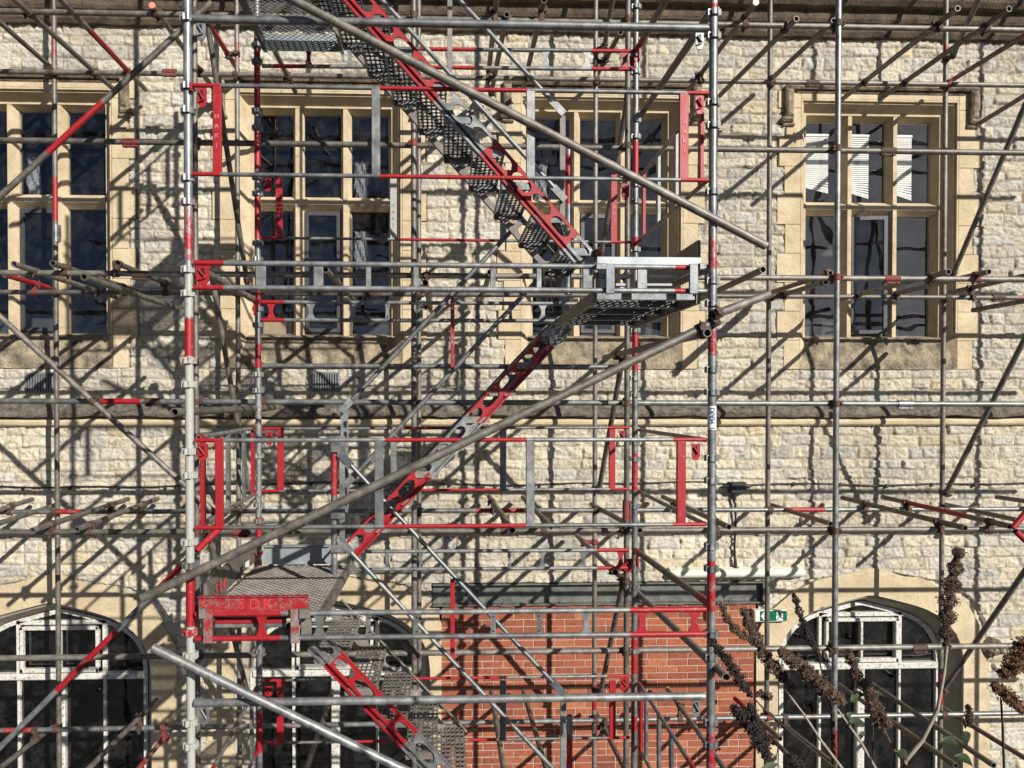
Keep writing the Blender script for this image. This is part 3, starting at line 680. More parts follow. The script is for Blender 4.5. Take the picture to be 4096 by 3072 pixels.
# --- inner and outer rows of uprights
SI = [('inner upright crossing the leftmost window', 226, [(60,270,.5),(726,904,.62)], 'leftmost inner upright'), ('inner upright left of the second window', 953, [(184,278,.5),(1290,1500,.42)], 'second inner upright'),
      ('inner upright hidden behind the middle outer one', 1676, [], 'hidden middle inner upright'), ('inner upright crossing the third window', 2380, [(2740,2844,1)], 'third window inner upright'),
      ('inner upright left of the rightmost window', 3073, [], 'inner upright right of the tower'), ('inner upright at the right jamb of the rightmost window', 3772, [(133,198,.55),(2708,2842,1)], 'right jamb inner upright')]
for i, (ph, px, red, shn) in enumerate(SI):
    a = at(px, 1536, I); P0 = Vector((a.x, I, 0)); P1 = Vector((a.x, I, 10.6))
    sctube('weathered grey scaffold upright, the '+ph, shn, P0, P1, 'dull', redx(P0, P1, red, I, 'z'), group='inner row of scaffold uprights', name='scaffold_upright')
SO = [('outer upright hard behind the left tower standard', 784, [], 'left outer upright'), ('outer upright in the middle of the tower', 1656, [], 'middle outer upright'),
      ('outer upright beside the right rear tower standard', 2508, [], 'rear corner outer upright'), ('outer upright crossing the rightmost window', 3345, [(2936,3072,1)], 'rightmost outer upright')]
for i, (ph, px, red, shn) in enumerate(SO):
    a = at(px, 1536, O); P0 = Vector((a.x, O, 0)); P1 = Vector((a.x, O, 10.9))
    sctube('grey scaffold upright, the '+ph, shn, P0, P1, 'galv' if i == 3 else 'dull', redx(P0, P1, red, O, 'z'), group='outer row of scaffold uprights', name='scaffold_upright')
for px, Y in ((4195, O), (5030, O), (4480, I), (5180, I), (-95, O), (-490, I)):
    a = at(px, 1536, Y); P0 = Vector((a.x, Y, 0)); P1 = Vector((a.x, Y, 10.8))
    sctube('grey scaffold upright standing beyond the edge of the photo', 'upright beyond the edge', P0, P1, 'dull', group='scaffold uprights beyond the edge', name='scaffold_upright', clampable=False)
# --- ledgers, the long tubes along the wall
LED = [('top outer ledger under the cornice', O+.056, 45, 121, [], 'dull'), ('inner ledger above the window hoods', I-.056, 286, 342, [(180,330,.35)], 'dull'),
       ('outer ledger across the upper window lights', O+.056, 561, 612, [], 'dull'), ('outer ledger across the lower window lights', O+.056, 1091, 1118, [], 'dull'),
       ('inner ledger across the lower window lights', I-.056, 1168, 1191, [(4060,4300,.55)], 'dull'), ('outer ledger over the string course', O+.056, 1604, 1617, [(388,572,.68)], 'galv'),
       ('inner ledger below the cable', I-.056, 2048, 2036, [(200,330,.6),(1900,2100,.6),(3155,3302,.9)], 'galv'), ('outer ledger below the cable', O+.056, 2129, 2116, [], 'dull'),
       ('outer ledger across the arched windows', O+.056, 2633, 2582, [], 'dull'), ('inner ledger across the arched windows', I-.056, 2922, 2852, [(0,150,.6),(1134,1240,.5),(3165,3270,.45)], 'galv')]
LSH = ['top outer ledger','hood level inner ledger','upper light outer ledger','lower light outer ledger','lower light inner ledger','string course outer ledger','cable level inner ledger','cable level outer ledger','arch level outer ledger','arch level inner ledger']
for li_, (ph, Y, ya, yb, red, mt) in enumerate(LED):
    a = at(0, ya, Y); b = at(4096, yb, Y); d = b-a
    P0 = a-d*.12; P1 = b+d*.28
    sctube('long grey horizontal scaffold tube, the '+ph, LSH[li_], P0, P1, mt, redx(P0, P1, red, Y, 'x'), group='ledgers along the wall')
# --- out of the picture, above: the lift overhead goes on
for (z, Y, ph) in ((10.3, O+.056, 'outer'), (10.4, I-.056, 'inner')):
    sctube('grey '+ph+' ledger of the lift above the photo', ph+' ledger overhead', Vector((-6, Y, z)), Vector((9, Y, z)), 'dull', group='ledgers above the photo', clampable=False)
# --- transoms and braces, given by their ends in the photograph: (far end, near end, depth of the far end)
def ratioY(far, near, Yf):
    rf = math.hypot(far[0]-VPX, far[1]-VPY); rn = math.hypot(near[0]-VPX, near[1]-VPY); return Yf*rf/rn
def tr(short, desc, far, near, Yf=7.78, mat='dull', red=(), cap=None, ext=0, group='transoms running out from the wall', r=.02415, Yn=None):
    Yn = Yn or ratioY(far, near, Yf); A = at(*far, Yf); B = at(*near, Yn)
    if ext: B = B+(B-A).normalized()*ext
    rx = []
    for (x0, x1, v) in red:                            # fractions far to near
        rx.append((x0, x1, v))
    return sctube(desc, short, A, B, mat, rx, group=group, cap=cap)
TR = [
 ('transom entering top left', 'grey tube slanting from the top left edge down to the upright of the leftmost window', (214,278), (0,90), {'ext':.3}),
 ('transom left of the upright', 'long bare grey tube over the leftmost window hood, ending left of the red-banded one', (449,352), (60,0), {'ext':.3}),
 ('red-banded top left transom', 'grey tube with a dark red middle ending beside the leftmost window hood', (582,358), (244,0), {'ext':.3,'red':[(.17,.62,.8)]}),
 ('orange-capped transom', 'grey tube with an orange cap at its near end, top left', (850,350), (609,22), {'cap':(1,'spark')}),
 ('dark red top transom', 'dark red tube slanting down beside the left tower standard at the top', (952,280), (800,40), {'red':[(0,.85,.85)]}),
 ('transom under the top deck', 'stained brown tube reaching in under the top left mesh deck', (1181,366), (1095,195), {'Yf':7.7}),
 ('left open-ended top transom', 'grey tube with an open end above the middle outer upright, left of its neighbour', (1948,352), (1988,-20), {}),
 ('right open-ended top transom', 'grey tube with a round open end just under the top outer ledger in the centre', (1965,372), (2027,58), {}),
 ('steep top transom', 'grey tube with its open end at the top edge, right of centre', (2094,348), (2176,0), {}),
 ('stained top transom', 'brown stained tube crossing behind the top right of the stairs', (2383,308), (2482,129), {}),
 ('white-capped transom', 'grey tube with a white cap above the right tower standard', (2746,370), (3023,10), {'cap':(1,'capw')}),
 ('transom over the right standard', 'grey tube with an open end passing behind the upper right tower standard', (2865,396), (3186,75), {}),
 ('transom behind the outer upright', 'grey tube slanting behind the top of the rightmost outer upright', (3084,317), (3335,82), {}),
 ('left transom over right window', 'grey tube with an open end reaching the hood of the rightmost window, left of two', (3367,398), (3831,33), {}),
 ('right transom over right window', 'pinkish open-ended tube reaching the hood of the rightmost window, right of two', (3518,398), (4037,35), {'red':[(.1,.4,.35)]}),
 ('rusty transom at top right', 'rusty red tube running off the right edge above the rightmost window', (3773,342), (4096,144), {'ext':.3,'red':[(.1,1.01,.5)]}),
 ('transom off the right edge', 'dark grey tube coming in from the right edge beside the window hood', (3907,500), (4096,384), {'ext':.3}),
 ('highest left stub transom', 'grey tube with an open end, leftmost of those at the leftmost window foot', (462,1188), (55,1056), {}),
 ('second left stub transom', 'open-ended grey tube before the dark lower light of the leftmost window', (560,1168), (209,1053), {}),
 ('right left-hand stub transom', 'grey tube with an open end beside the brown sleeve, left of the tower', (722,1156), (475,1056), {}),
 ('low slanting clamped tube', 'thick grey tube with several clamps under the left ledgers, lowest at the far end', (706,1232), (335,1108), {'Yf':6.9}),
 ('bright red stub transom', 'bright red tube at the left edge below the leftmost window casement', (228,1160), (20,1100), {'red':[(0,1.01,.85)]}),
 ('transom behind the lattice beam', 'brown grey tube poking out through the upper lattice beam at the second window', (1415,1200), (1303,1078), {}),
 ('short end-on transom', 'short tube seen nearly end on, right of the middle outer upright', (1723,1243), (1701,1130), {}),
 ('hidden centre transom', 'dull tube glimpsed through the upper lattice beam right of centre', (1925,1200), (1960,1090), {}),
 ('transom right of the deck', 'grey tube with an open end right of the upper deck and its standard', (2637,1272), (3052,1078), {}),
 ('open transom under sleeve brace', 'dark grey tube with an open end meeting the long diagonal, left of the rightmost window', (3064,1201), (3297,1129), {}),
 ('reddish transom left of right window', 'red stained tube slanting to the outer upright at the rightmost window', (3079,1171), (3322,1092), {'red':[(0,1.01,.5)]}),
 ('left transom at right window foot', 'grey tube with an open end over the middle casement of the rightmost window', (3342,1201), (3795,1087), {'red':[(.1,.5,.3)]}),
 ('right transom at right window foot', 'grey tube with an open end past the right jamb of the rightmost window', (3486,1197), (3956,1087), {}),
 ('transom to the right edge', 'grey tube rising off the right edge below the rightmost window', (3773,1176), (4096,1104), {'ext':.4}),
 ('dark transom at the right edge', 'dark tube with ring clamps at the right edge below the rightmost window', (3892,1241), (4096,1204), {'ext':.4,'Yf':7.3}),
 ('lower left edge transom', 'short grey tube at the left edge just above the lower inner ledger', (129,1997), (0,2038), {'ext':.3}),
 ('upright-side lower transom', 'grey tube from the left edge ending at the left inner upright under the cable', (236,2016), (0,2092), {'ext':.3}),
 ('left lower open transom', 'pink stained tube with an open end, left of two crossing the lower ledgers', (512,1996), (129,2122), {'cap':(0,'yellow'),'red':[(.05,.4,.35)]}),
 ('right lower open transom', 'grey tube with an open end, right of two crossing the lower left ledgers', (632,1994), (306,2119), {'cap':(0,'yellow')}),
 ('red brown transom in side frame', 'red brown tube behind the left side guard frame', (972,2022), (800,2094), {'red':[(0,.8,.5)]}),
 ('left centre lower transom', 'tube with a yellow far end slanting down right, just right of the stairs', (1957,1987), (2050,2122), {'cap':(0,'yellow')}),
 ('right centre lower transom', 'tube slanting behind the right grey panel of the lower guard frame', (2092,1990), (2204,2107), {'cap':(0,'yellow')}),
 ('transom to the rear standard', 'tube from the third inner upright slanting to the right rear standard', (2365,2017), (2560,2122), {}),
 ('open transom right of red panel', 'tube with an open end passing behind the lower right red panel', (2651,1987), (2916,2108), {}),
 ('lower centre clamped transom', 'tube slanting to a cluster of rusty clamps above the brick', (2308,2142), (2462,2290), {}),
 ('red brown lower right transom', 'flaking red brown tube joining inner and outer uprights right of the tower', (3069,2015), (3322,2095), {'red':[(0,1.01,.52)]}),
 ('left lower right open transom', 'grey brown tube with an open end, lowest of the three sloping right', (3369,1991), (3861,2112), {}),
 ('middle lower right open transom', 'tube with a dark red middle and an open end near the right edge', (3530,1988), (4040,2105), {'red':[(.22,.72,.68)]}),
 ('upper lower right transom', 'brown tube starting at the right inner upright, ending by the red stubs', (3763,2015), (4070,2080), {}),
 ('yellow-tipped right edge transom', 'short tube with a yellow tip at the right edge', (3988,1988), (4096,2004), {'ext':.3,'cap':(0,'yellow')}),
 ('bottom left upright transom', 'brown tube at the bottom left from the upright down to the corner', (234,2889), (0,3072), {'ext':.3}),
 ('dark bottom left transom', 'grey brown tube crossing the right side of the leftmost arched window', (627,2799), (358,3072), {'ext':.3}),
 ('red brown bottom left transom', 'dark red brown tube left of the tower at the bottom', (716,2879), (557,3072), {'ext':.3,'red':[(.3,1.01,.55)]}),
 ('bottom transom left of stairs', 'pink stained tube left of the lower stairs', (1331,2764), (1229,3072), {'ext':.3,'red':[(.3,.7,.45)],'Yf':7.7}),
 ('first tube over brick', 'brown tube against the brick, right of the lower stairs', (1965,2767), (2014,3072), {'ext':.3,'Yf':7.7}),
 ('second tube over brick', 'brown tube with a pink patch against the brick', (2094,2767), (2184,3072), {'ext':.3,'red':[(.3,.5,.42)]}),
 ('third tube over brick', 'rusty brown tube from the inner upright over the brick', (2383,2849), (2497,3072), {'ext':.3}),
 ('fourth tube over brick', 'brown tube with a yellow tip right of the rear tower standard, over the brick', (2671,2757), (2895,3072), {'ext':.3,'cap':(0,'yellow')}),
 ('red-tipped tube over brick', 'tube with a red end beyond the right tower standard, over the brick', (2940,2794), (3120,2955), {'red':[(0,.25,.9)]}),
 ('lower tube at brick edge', 'brown tube in front of the right edge of the brick, the lower of two', (3035,2896), (3193,3065), {'ext':.3}),
 ('upper tube at brick edge', 'reddish brown tube crossing the right arched window at its left', (3059,2842), (3347,3065), {'ext':.3,'red':[(.1,.8,.38)]}),
 ('left tube over right arch', 'grey brown tube with an open end crossing the right arched window, lower of two', (3357,2740), (3823,3063), {}),
 ('right tube over right arch', 'grey brown tube with an open end crossing the right arched window, upper of two', (3490,2738), (3975,3062), {'red':[(.05,.3,.35)]}),
 ('red brown corner tube', 'red brown tube running to the bottom right corner', (3763,2827), (4096,3030), {'ext':.3,'red':[(.1,1.01,.5)]}),
]
for (sh, desc, far, near, kw) in TR:
    tr(sh, desc, far, near, **kw)
# braces between outer and inner rows and across the face
def br(short, desc, a, Ya, b, Yb, mat='dull', red=(), r=.02415, group='diagonal bracing tubes', wht=(), cl=True):
    A = at(*a, Ya); B = at(*b, Yb); return sctube(desc, short, A, B, mat, [(x0, x1, v) for x0, x1, v in red], wht, r=r, group=group, clampable=cl)
br('brace behind the cornice end', 'grey brace rising off the top edge above the rightmost window', (3813,220), I-.1, (3940,-60), 6.6)
br('upper right edge brace', 'dark grey brace from the right edge down to the rightmost window foot', (3813,1097), I-.1, (4130,350), O+.15)
br('middle right edge brace', 'dark grey brace from the right edge down to the cable', (3783,1972), I-.1, (4140,1275), O+.15)
br('lower right edge brace', 'dark grey brace from the right edge down to the red upright band', (3773,2757), I-.1, (4140,2225), O+.15)
br('short brace in top centre', 'grey brace dropping from the top edge to the third inner upright', (2418,186), I-.1, (2458,-40), 6.9)
br('upper centre brace', 'grey brace leaning behind the upper stair foot in the third window', (2405,1010), I-.1, (2510,390), O+.12)
br('middle centre brace', 'grey brace leaning left of the rear tower standard over the string course', (2396,1958), I-.1, (2490,1440), O+.12)
br('lower centre brace', 'brown brace leaning left of the rear tower standard over the brick', (2403,2768), I-.1, (2495,2310), O+.12)
br('long upper left brace', 'grey brace leaning right, between the left tower standards above the upper lattice beam', (987,1120), I-.1, (828,80), O+.12)
br('long middle left brace', 'grey brace leaning right, between the left tower standards above the lower landing', (996,1955), I-.1, (845,1090), O+.12)
br('long lower left brace', 'grey brace leaning right, behind the lower left deck', (992,2780), I-.1, (838,2155), O+.12)
br('left string course brace', 'dull grey diagonal brace crossing the string course at the left', (-60,1212), O-.05, (862,2053), O-.05)
br('red-banded top left brace', 'grey diagonal brace with a bright red band crossing the leftmost window', (-60,842), 5.95, (846,8), 5.95, red=[(.275,.52,.95)])
br('red and blue-grey left brace', 'diagonal brace, blue grey with bright red lengths, rising from the bottom left corner', (-50,3040), O-.06, (876,2112), O-.06, 'galv', red=[(.30,.56,1),(.72,.84,.8),(.9,1.01,.9)])
br('great upper diagonal', 'thick grey diagonal tube across the upper tower, clamped to the right standard', (1000,-90), F-.12, (3064,984), F-.02, group='great diagonal tubes in front of the tower', r=.0255)
br('great rising diagonal', 'thick grey diagonal tube rising from the lower left to the right standard', (567,2393), F-.10, (2856,1288), F-.06, group='great diagonal tubes in front of the tower', r=.0255)
br('short upper end of rising diagonal', 'short thick grey tube carrying the rising diagonal on past the right standard', (2850,1262), F-.10, (3072,1178), F+.05, group='great diagonal tubes in front of the tower', r=.0255)
br('great lower diagonal', 'pale grey thick diagonal tube across the lower stairs, clamped to the left standard', (609,2590), F-.11, (1720,3130), F-.08, 'galv', group='great diagonal tubes in front of the tower', r=.026, wht=[(0,.3,.45)])
br('left cross tube', 'rusty-ended tube joining the two left tower standards at string course height', (697,1649), 4.16, (1096,1630), 6.6, group='cross tubes of the tower')
br('right cross tube', 'brown tube with an open end below the upper right deck', (2830,1331), 4.18, (2418,1430), 6.85, group='cross tubes of the tower')
br('lower right cross tube', 'grey brown tube with a wide open end over the right of the brick', (2905,2709), 4.15, (2450,2276), 6.9, group='cross tubes of the tower')
br('upper red stub', 'bright red tube stub pointing up at the right edge', (4050,2112), 6.0, (4130,2020), 6.0, red=[(-.1,1.1,1)], cl=False)
br('lower red stub', 'bright red tube stub pointing down at the right edge', (4062,2124), 6.0, (4140,2200), 6.0, red=[(-.1,1.1,1)], cl=False)
br('red diagonal behind left frame', 'short bright red tube crossing behind the left standard under the side guard frame', (783,2205), 5.2, (880,2112), 5.4, red=[(-.1,1.1,1)], cl=False)
# ------------------------------------------------------------------ couplers wherever two tubes touch
def seg_close(a0, a1, b0, b1):
    d1 = a1-a0; d2 = b1-b0; r = a0-b0; a = d1.dot(d1); e = d2.dot(d2); f = d2.dot(r); c = d1.dot(r); b = d1.dot(d2); den = a*e-b*b
    if den < 1e-6*a*e: return None
    s = min(1, max(0, (b*f-c*e)/den)); t = min(1, max(0, (b*s+f)/e)); s = min(1, max(0, (b*t-c)/a))
    return s, t, a0+d1*s, b0+d2*t
def coupler(pa, da, pb, db, label, mat, group='rusty couplers on the tubes', ra=.0245, rb=.0245):
    c = (pa+pb)/2; o = empty('coupler', c, label, 'coupler', group); mb = MB()
    mb.ring(pa, da, ra+.007, ra-.001, .052, 12); mb.ring(pb, db, rb+.007, rb-.001, .052, 12)
    ax = (pb-pa); l = ax.length
    n = da.cross(db).normalized()
    if l > .02: mb.obox(pa+ax*.25, pb-ax*.25, .04, .036, up=da)
    mb.build('clamp_body', M[mat], o)
    b2 = MB()
    sd_ = random.choice((-1, 1))
    for (p, d, r_) in ((pa, da, ra), (pb, db, rb)):
        q = d.cross(n).normalized()*sd_; e = p+q*(r_+.014)
        b2.obox(e-n*.02, e+n*.02, .036, .020, up=q)
        b2.tube(e-n*.038, e+n*.046, .0055, n=6, hollow=False, seg=1); b2.tube(e+n*.022, e+n*.036, .0115, n=6, hollow=False, seg=1)
    b2.build('bolt', M[mat], o)
ncp = 0; seen = []
for i in range(len(TB)):
    for j in range(i+1, len(TB)):
        r = seg_close(TB[i][1], TB[i][2], TB[j][1], TB[j][2])
        if not r: continue
        s, t, pa, pb = r; g = (pa-pb).length
        if g > .135 or g < .012: continue
        px = pa-Vector((0, 0, EYE)); u = px.dot(rgt)/px.dot(fwd)*FPX+PPX; v_ = PPY-px.dot(upv)/px.dot(fwd)*FPX
        if not (-60 < u < 4156 and -60 < v_ < 3130): continue
        if any((q-pa).length < .07 for q in seen): continue
        seen.append(pa); da = (TB[i][2]-TB[i][1]).normalized(); db = (TB[j][2]-TB[j][1]).normalized()
        mt = 'rustred' if (i*7+j*3) % 17 == 0 else 'rust'
        coupler(pa, da, pb, db, 'coupler joining %s to %s' % (TB[j][0], TB[i][0]), mt, ra=TB[i][3], rb=TB[j][3]); ncp += 1
print('couplers', ncp)
# sleeves: collars joining tubes end to end
def sleeve(px, py, Y, axis, mat, label, L=.13):
    p = at(px, py, Y); d = Vector((1, 0, 0)) if axis == 'x' else Vector((0, 0, 1)); o = empty('sleeve_coupler', p, label, 'sleeve coupler', 'sleeve couplers joining tube ends')
    mb = MB(); mb.ring(p, d, .0305, .0243, L, 14)
    s = Vector((0, -.006, -.036)) if axis == 'x' else Vector((.036, -.006, 0))
    mb.obox(p+s-d*L/2*.95, p+s+d*L/2*.95, .03 if axis == 'x' else .02, .014 if axis == 'x' else .03, up=(0, 0, 1) if axis == 'x' else (0, 1, 0)); mb.build('sleeve_body', M[mat], o)
    b = MB()
    for k in (-.3, .3): q = p+s+d*L*k; b.tube(q+Vector((0, -.022, 0)), q+Vector((0, .02, 0)), .010, n=6, hollow=False, seg=1)
    b.build('bolt', M[mat], o)
def ledY(k): return LED[k][1]
sleeve(679, 289, ledY(1), 'x', 'rustred', 'red sleeve on the inner ledger just left of the left tower standard')
sleeve(523, 569, ledY(2), 'x', 'rustred', 'red sleeve on the outer ledger right of the leftmost window')
sleeve(562, 1099, ledY(3), 'x', 'rust', 'brown sleeve on the outer ledger at the foot of the leftmost window')
sleeve(614, 1606, ledY(5), 'x', 'rust', 'brown sleeve at the end of the red length on the string course ledger')
sleeve(1485, 1176, ledY(4), 'x', 'rust', 'brown sleeve on the inner ledger behind the upper lattice beam')
sleeve(3248, 331, ledY(1), 'x', 'rust', 'rusty sleeve on the inner ledger at the left of the rightmost hood')
sleeve(3550, 604, ledY(2), 'x', 'rust', 'grey brown sleeve on the outer ledger across the rightmost window blinds')
sleeve(3567, 1115, ledY(3), 'x', 'rustred', 'red sleeve on the outer ledger below the open casement')
sleeve(3991, 1190, ledY(4), 'x', 'rust', 'brown sleeve on the inner ledger near the right edge')
sleeve(3619, 1615, ledY(5), 'x', 'galv', 'grey sleeve marked with a one on the string course ledger')
sleeve(3676, 2590, ledY(8), 'x', 'rust', 'coppery sleeve on the outer ledger over the right arched window')
sleeve(965, 2128, ledY(7), 'x', 'rustred', 'red sleeve on the outer ledger beside the left rear tower standard')
sleeve(224, 934, I, 'z', 'galv', 'pale sleeve on the left inner upright above the grey tube ends', .17)
sleeve(2504, 2042, O, 'z', 'rustred', 'red sleeve on the outer upright beside the right rear tower standard', .17)
# ------------------------------------------------------------------ the stair tower
XL, XR = at(757, 1536, F).x, at(2848, 1536, F).x
XLR, XRR = at(1033, 1536, RR).x, at(2540, 1536, RR).x
def cup_mesh(x, y, z, red=0, wht=0):
    mb = MB(); n = 32; pts = []
    for i in range(n):
        th = 2*math.pi*i/n+math.pi/n; k = abs(math.cos(2*th)); r = .0435 if k > .55 else .030
        if k > .97: r = .038
        pts.append((r*math.cos(th), r*math.sin(th)))
    v = [(x+a, y+b, z-.018) for a, b in pts]+[(x+a, y+b, z+.018) for a, b in pts]
    mb.add(v, [tuple(range(n-1, -1, -1)), tuple(range(n, 2*n))]+[(i, (i+1)%n, n+(i+1)%n, n+i) for i in range(n)], [red]*2*n, [wht]*2*n); return mb
def standard(x, y, ya, yb, label, reds, whts, cupred, Y):
    o = empty('tower_standard', (x, y, 0), label, 'tower standard', 'four standards of the stair tower')
    P0 = Vector((x, y, 0)); P1 = Vector((x, y, EYE+4.2))
    MB().tube(P0, P1, .02415, redx(P0, P1, reds, Y, 'z'), redx(P0, P1, whts, Y, 'z'), n=20).build('pole', M['galv'], o)
    za, zb = at(2048, ya, Y).z, at(2048, yb, Y).z
    for k in range(-4, 8):
        for zc in (za, zb):
            z = zc-k*.5215
            if z < .3 or z > EYE+4: continue
            yy = 1610-(z-EYE)*2957/Y; rd = max([v for a, b, v in cupred if a <= yy <= b]+[0]); wh = max([v for a, b, v in whts if a <= yy <= b]+[0])
            cup_mesh(x, y, z, rd, wh).build('ledger_cup', M['galv'], o)
standard(XL, F, 368, 462, 'left front standard of the stair tower, whitewashed below and banded red', [(835,1060,.56),(1282,1428,1),(2250,2490,1)], [(1062,1280,.6),(1430,2250,.9),(2490,3300,.95)], [(800,830,.5),(2480,2520,.6),(1430,1450,.5),(2230,2250,.35)], F)
standard(XR, F, 400, 492, 'right front standard of the stair tower, grey with chipped red bands and a white label', [(0,45,.8),(929,1086,.55),(1310,1431,.58),(2240,2462,.6),(2926,3300,.58)], [], [], F)
standard(XLR, RR, 712+9, 785, 'left rear standard of the stair tower, grey with dark red bands', [(170,448,1),(540,696,.9),(792,968,.68),(1070,1250,.75),(1377,1476,1),(2067,2180,.95),(2280,2420,.9),(2824,2993,.7)], [(1490,2060,.5)], [(2980,3010,.6)], RR)
standard(XRR, RR, 735, 802, 'right rear standard of the stair tower, grey with red bands', [(562,716,1),(940,990,.9),(1270,1486,.68),(1806,1968,.62),(2555,2705,.66),(2869,2933,.6)], [(0,560,.35)], [(1295,1310,.4)], RR)
# white label with blue lettering round the right standard
def text_obj(body, size, loc, rot, mat, parent, name='lettering', ext=.0012, sx=1.0, bold=0):
    cu = bpy.data.curves.new('t', 'FONT'); cu.body = body; cu.size = size; cu.extrude = ext; cu.align_x = 'CENTER'; cu.align_y = 'CENTER'; cu.resolution_u = 2; cu.offset = bold
    t = bpy.data.objects.new('t', cu); C.objects.link(t); dg = bpy.context.evaluated_depsgraph_get()
    me = bpy.data.meshes.new_from_object(t.evaluated_get(dg)); bpy.data.objects.remove(t); me.materials.clear(); me.materials.append(mat)
    me.transform(rot.to_4x4() @ Matrix.Diagonal((sx, 1, 1, 1)))
    o = bpy.data.objects.new(name, me); C.objects.link(o); o.parent = parent
    base = parent.location.copy(); pp = parent.parent
    while pp is not None: base += pp.location; pp = pp.parent
    o.location = Vector(loc)-base; return o
UP = Matrix.Rotation(R_(90), 3, 'X')                   # letters stand up facing the camera
V90 = Matrix.Rotation(R_(-90), 3, 'Y') @ UP            # reading upwards
lz0, lz1 = at(2848, 1719, F).z, at(2848, 1624, F).z
st = bpy.data.objects['tower_standard.001']
MB().tube((XR, F, lz0), (XR, F, lz1), .0250, n=24, hollow=False).build('label', M['white'], st)
text_obj('HAKI', .042, (XR-.004, F-.0262, (lz0+lz1)/2+.014), V90, M['blueink'], st, bold=.0008)
MB().box((XR-.018, F-.0268, lz0+.006), (XR+.010, F-.0255, lz0+.012)).build('label_mark', M['blueink'], st)
# hook plate with slot and wedge
def hook(parent, x0, x1, ya, yb, Y, red, mat='galv', T=.008):
    a = at(x0, ya, Y); b = at(x1, yb, Y); w = b.x-a.x; h = a.z-b.z
    MB().prism([(a.x, a.z), (b.x, a.z), (b.x, b.z+h*.25), (b.x-w*.25, b.z), (a.x+w*.2, b.z), (a.x, b.z+h*.3)], Y-T/2, Y+T/2, red).build('hook_plate', M[mat], parent)
    mb = MB(); mb.prism([(a.x+w*.35, a.z-h*.15), (a.x+w*.6, a.z-h*.1), (a.x+w*.72, a.z-h*.62), (a.x+w*.55, a.z-h*.7)], Y-T/2-.003, Y-T/2-.0005); mb.build('slot', M['hole'], parent)
    mb = MB(); mb.tube((a.x+w*.2, Y-.012, a.z-h*.2), (a.x+w*.75, Y-.014, a.z-h*.65), .006, red=[(-.1,1.1,red)], n=6, hollow=False, seg=1)
    mb.tube((a.x+w*.75, Y-.014, a.z-h*.65), (a.x-w*.05, Y-.014, a.z-h*.8), .004, red=[(-.1,1.1,red)], n=6, hollow=False, seg=1); mb.build('locking_wedge', M[mat], parent)
def hrail(parent, xa, ya, xb, yb, Y, r, reds, mat='galv', name='rail', flat=1.0):
    P0 = at(xa, ya, Y); P1 = at(xb, yb, Y)
    return MB().tube(P0, P1, r, redx(P0, P1, reds, Y, 'x'), n=12, flat=flat).build(name, M[mat], parent)
def plate(parent, x0, x1, ya, yb, Y, T, red, name='post', mat='galv', wht=0):
    a = at(x0, ya, Y); b = at(x1, yb, Y)
    o = MB().cbox((a.x, Y-T/2, b.z), (b.x, Y+T/2, a.z), .003, red, wht).build(name, M[mat], parent); return o
def emboss(parent, x0, x1, ya, yb, Y, T, mat, up=False):
    n_ = 4
    for i, ch in enumerate('HAKI'):
        yy = ya+(yb-ya)*(i+.5)/n_; p = at((x0+x1)/2, yy, Y)
        text_obj(ch, .036, (p.x, Y-T/2-.0012, p.z), UP, mat, parent, ext=.0018, bold=.0006)
def tilt(y0, y1, x, x0=776, x1=2835): return y0+(y1-y0)*(x-x0)/(x1-x0)
# upper front guard frame
g = empty('guard_frame', at(1800, 740, F), 'upper front guard frame with red ends and two plain posts, lettered on its red posts', 'guard frame')
hrail(g, 768, 341, 2835, 373, F-.03, .0125, [(700,888,1),(1522,2104,1),(2745,2900,1)], name='top_rail'); hrail(g, 770, 696, 2833, 721, F-.03, .0125, [(700,888,1),(1522,2104,1),(2718,2900,1)], name='bottom_rail')
for (x0, x1, red) in ((851,887,1),(1486,1521,0),(2105,2139,0),(2717,2752,1)):
    plate(g, x0, x1, tilt(342,370,x0), tilt(698,722,x0), F-.03, .022, red, mat='galv')
emboss(g, 851, 887, 450, 605, F-.03, .022, M['pinkm']); emboss(g, 2717, 2752, 475, 625, F-.03, .022, M['pinkm'])
hook(g, 790, 827, 352, 430, F-.03, 1); hook(g, 2781, 2815, 385, 457, F-.03, .9)
MB().cbox((at(766,0,F).x, F-.045, at(0,362,F).z), (at(776,0,F).x, F-.015, at(0,330,F).z), .002, 1).build('end_plate', M['galv'], g)
# lower front guard frame
g = empty('guard_frame', at(1800, 2120, F), 'lower front guard frame with plain red end posts and grey middle posts', 'guard frame')
hrail(g, 781, 1761, 2822, 1758, F-.03, .0125, [(700,895,1),(1535,2104,1),(2690,2900,1)], name='top_rail'); hrail(g, 781, 2111, 2820, 2097, F-.03, .0125, [(700,895,1),(1530,2100,1),(2690,2900,1)], name='bottom_rail')
for (x0, x1, red) in ((861,894,1),(1498,1534,0),(2104,2137,0),(2707,2741,1)):
    plate(g, x0, x1, 1762, tilt(2112,2098,x0), F-.03, .022, red)
hook(g, 790, 832, 1775, 1840, F-.03, 1); hook(g, 2767, 2800, 1775, 1840, F-.03, 1)
# top front guard rail and bottom front rail, plain tubes with hook plates
for (xa, ya, xb, yb, red, hk, lab) in ((776,76,2832,114,[], ((785,823,90,162),(2782,2814,132,198)), 'thick plain grey front tube at the top of the tower with hook plates'),
                                    (778,2812,2818,2784,[], ((801,838,2824,2896),(2771,2802,2800,2866)), 'thick plain grey front tube near the bottom of the tower with hook plates')):
    g = empty('tower_ledger', at(xa, ya, F), lab, 'tower ledger')
    hrail(g, xa, ya, xb, yb, F-.02, .0235, red)
    for h in hk: hook(g, h[0], h[1], h[2], h[3], F-.02, 0)
